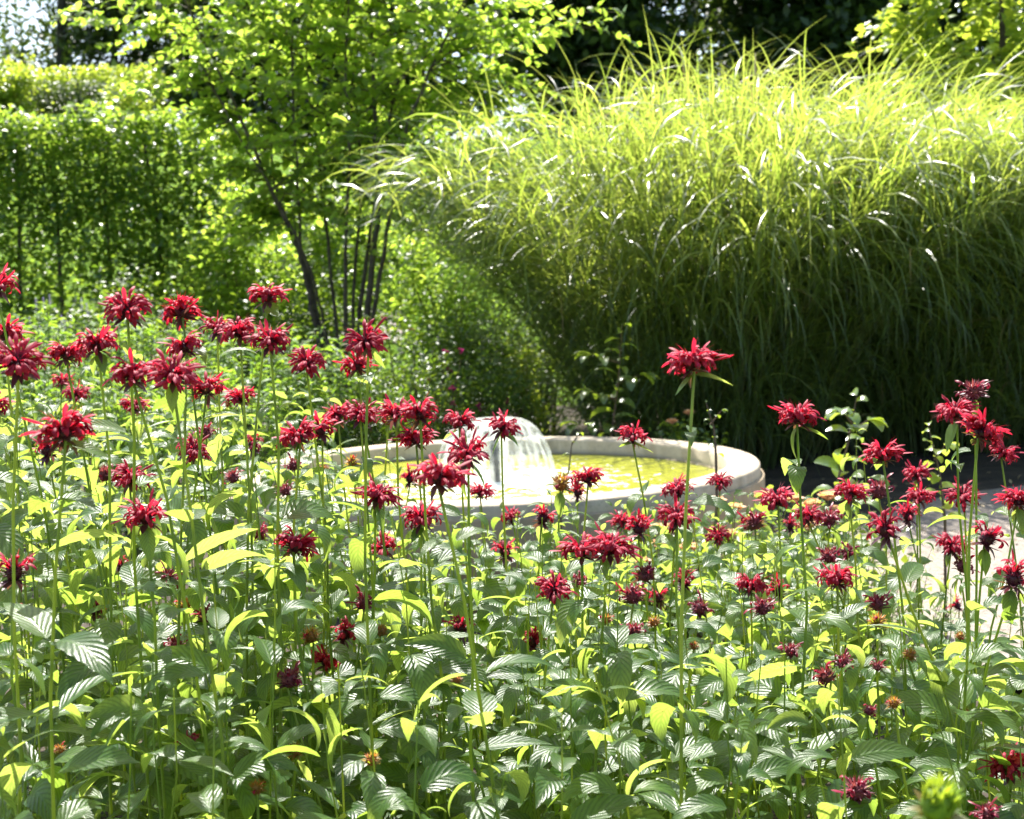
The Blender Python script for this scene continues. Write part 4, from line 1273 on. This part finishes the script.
for i, (px, py, w, kd, lb) in enumerate(B):
    g = np.random.default_rng(1000 + i)
    p, D, scl, kind = PLAN[i]
    hz = p.z - 0.014 * scl
    top = (p.x, p.y, hz)
    lean = g.normal(0, 0.035)
    base = (p.x + lean + (0.05 if px in (888, 12) else 0) , p.y + g.normal(0, .03), 0.0)
    if px == 888: base = (p.x + 0.22, p.y, 0)
    if px == 951: base = (p.x + 0.04, p.y, 0)
    t = thing('bee_balm', lb, 'flowering plant', base, 'bee balm plants in flower')
    if px == 932:
        lb2 = None
    can = canopy(px, D)
    stem_and_leaves(t, base, top, min(can, hz - 0.05) if kind in (2, 3) else can, g, True, 0.55 if kind < 2 else .35)
    ms = HEADS[kind]
    ca, pe, br = ms[int(g.integers(0, len(ms)))]
    h = bpy.data.objects.new('flower_head', ca)
    COL.objects.link(h); h.parent = t
    h.location = Vector(top) - Vector(base)
    tilt = 0.24 if kind < 2 else 0.3
    h.rotation_euler = (g.normal(0, tilt), g.normal(0, tilt), g.uniform(0, 6.283))
    hs = scl * (0.90 if kind < 2 else 1.15)
    h.scale = (hs, hs, hs * (0.9 if kind == 0 else 1.0))
    for nm, me in (('petals', pe), ('bracts', br)):
        if me is None: continue
        c_ = bpy.data.objects.new(nm, me); COL.objects.link(c_); c_.parent = h

# leafy shoots without open flowers, filling the bed between the flowering stems
zones = [(0, 300, 'leafy bee balm shoot without bloom in the tall growth before the hedge border'),
         (300, 620, 'leafy bee balm shoot without bloom in the middle of the bed before the fountain'),
         (620, 860, 'leafy bee balm shoot without bloom in the bed before the rose bushes'),
         (860, 1100, 'leafy bee balm shoot without bloom beside the gravel path')]
g = np.random.default_rng(5)
pts = []
tries = 0
while len(pts) < 285 and tries < 20000:
    tries += 1
    D = math.sqrt(g.uniform(1.42 ** 2, 4.1 ** 2))
    px = g.uniform(-60, 1080)
    if px > 860 and D > 2.9: continue
    p = atz(px, 600, 0.5)
    X = (px - 512) / F * D
    if any((X - a) ** 2 + (D - b) ** 2 < 0.09 ** 2 for a, b, _ in pts): continue
    pts.append((X, D, px))
for X, D, px in pts:
    H = canopy(px, D) * g.uniform(0.82, 1.04)
    if D < 1.75: H = min(H, 0.86)
    lb = next((z[2] for z in zones if px < z[1]), zones[-1][2])
    gname = 'leafy shoots ' + lb.split('bloom ')[1]
    base = (X, D, 0.0)
    t = thing('bee_balm_shoot', lb, 'leafy shoot', base, gname)
    stem_and_leaves(t, base, (X + g.normal(0, .05), D + g.normal(0, .04), H), 2.0, g, False, 0, 1.0)

# arching grass blades among the flowers
g = np.random.default_rng(9)
c = at(738, 830, 1.62)
t = thing('grass_tuft', 'tuft of arching grass blades with white glare near the bottom of the bed', 'grass tuft', (c.x, c.y, 0))
O = np.array([[c.x + g.normal(0, .015), c.y + g.normal(0, .015), 0.28] for _ in range(24)])
MB().ribbons(O, np.concatenate([g.normal(0.1, .35, 15), g.normal(3.1, .6, 9)]), g.uniform(1.15, 1.5, 24), g.uniform(1.2, 2.9, 24), g.uniform(.38, .62, 24), .0055, blade, ns=16, nt=2, fold=.2, twist=g.normal(0, .5, 24), rnd=g.random(24)).build('blades', M['big_grass'], t)
st = MB()
for q in range(8):
    a = q * 0.8
    st.tube([(c.x + .01 * math.cos(a), c.y + .01 * math.sin(a), 0.0), (c.x + .014 * math.cos(a), c.y + .014 * math.sin(a), .30)], [.004, .003], 5)
st.build('sheath', M['cane'], t)

# fallen leaves and petals lying on the gravel
g = np.random.default_rng(77)
n = 420
P = np.stack([g.uniform(1.3, 4.4, n), g.uniform(4.2, 8.6, n), np.full(n, 0.085)], -1)
lit = MB().ribbons(P, g.uniform(0, 6.283, n), g.normal(0, .25, n), g.uniform(-.5, 1.0, n), g.uniform(.02, .06, n), g.uniform(.008, .02, n), oval, ns=3, nt=2, fold=.2, roll=g.normal(0, .3, n), rnd=g.random(n)).build('leaf_litter', M['straw'])
lit['kind'] = 'stuff'
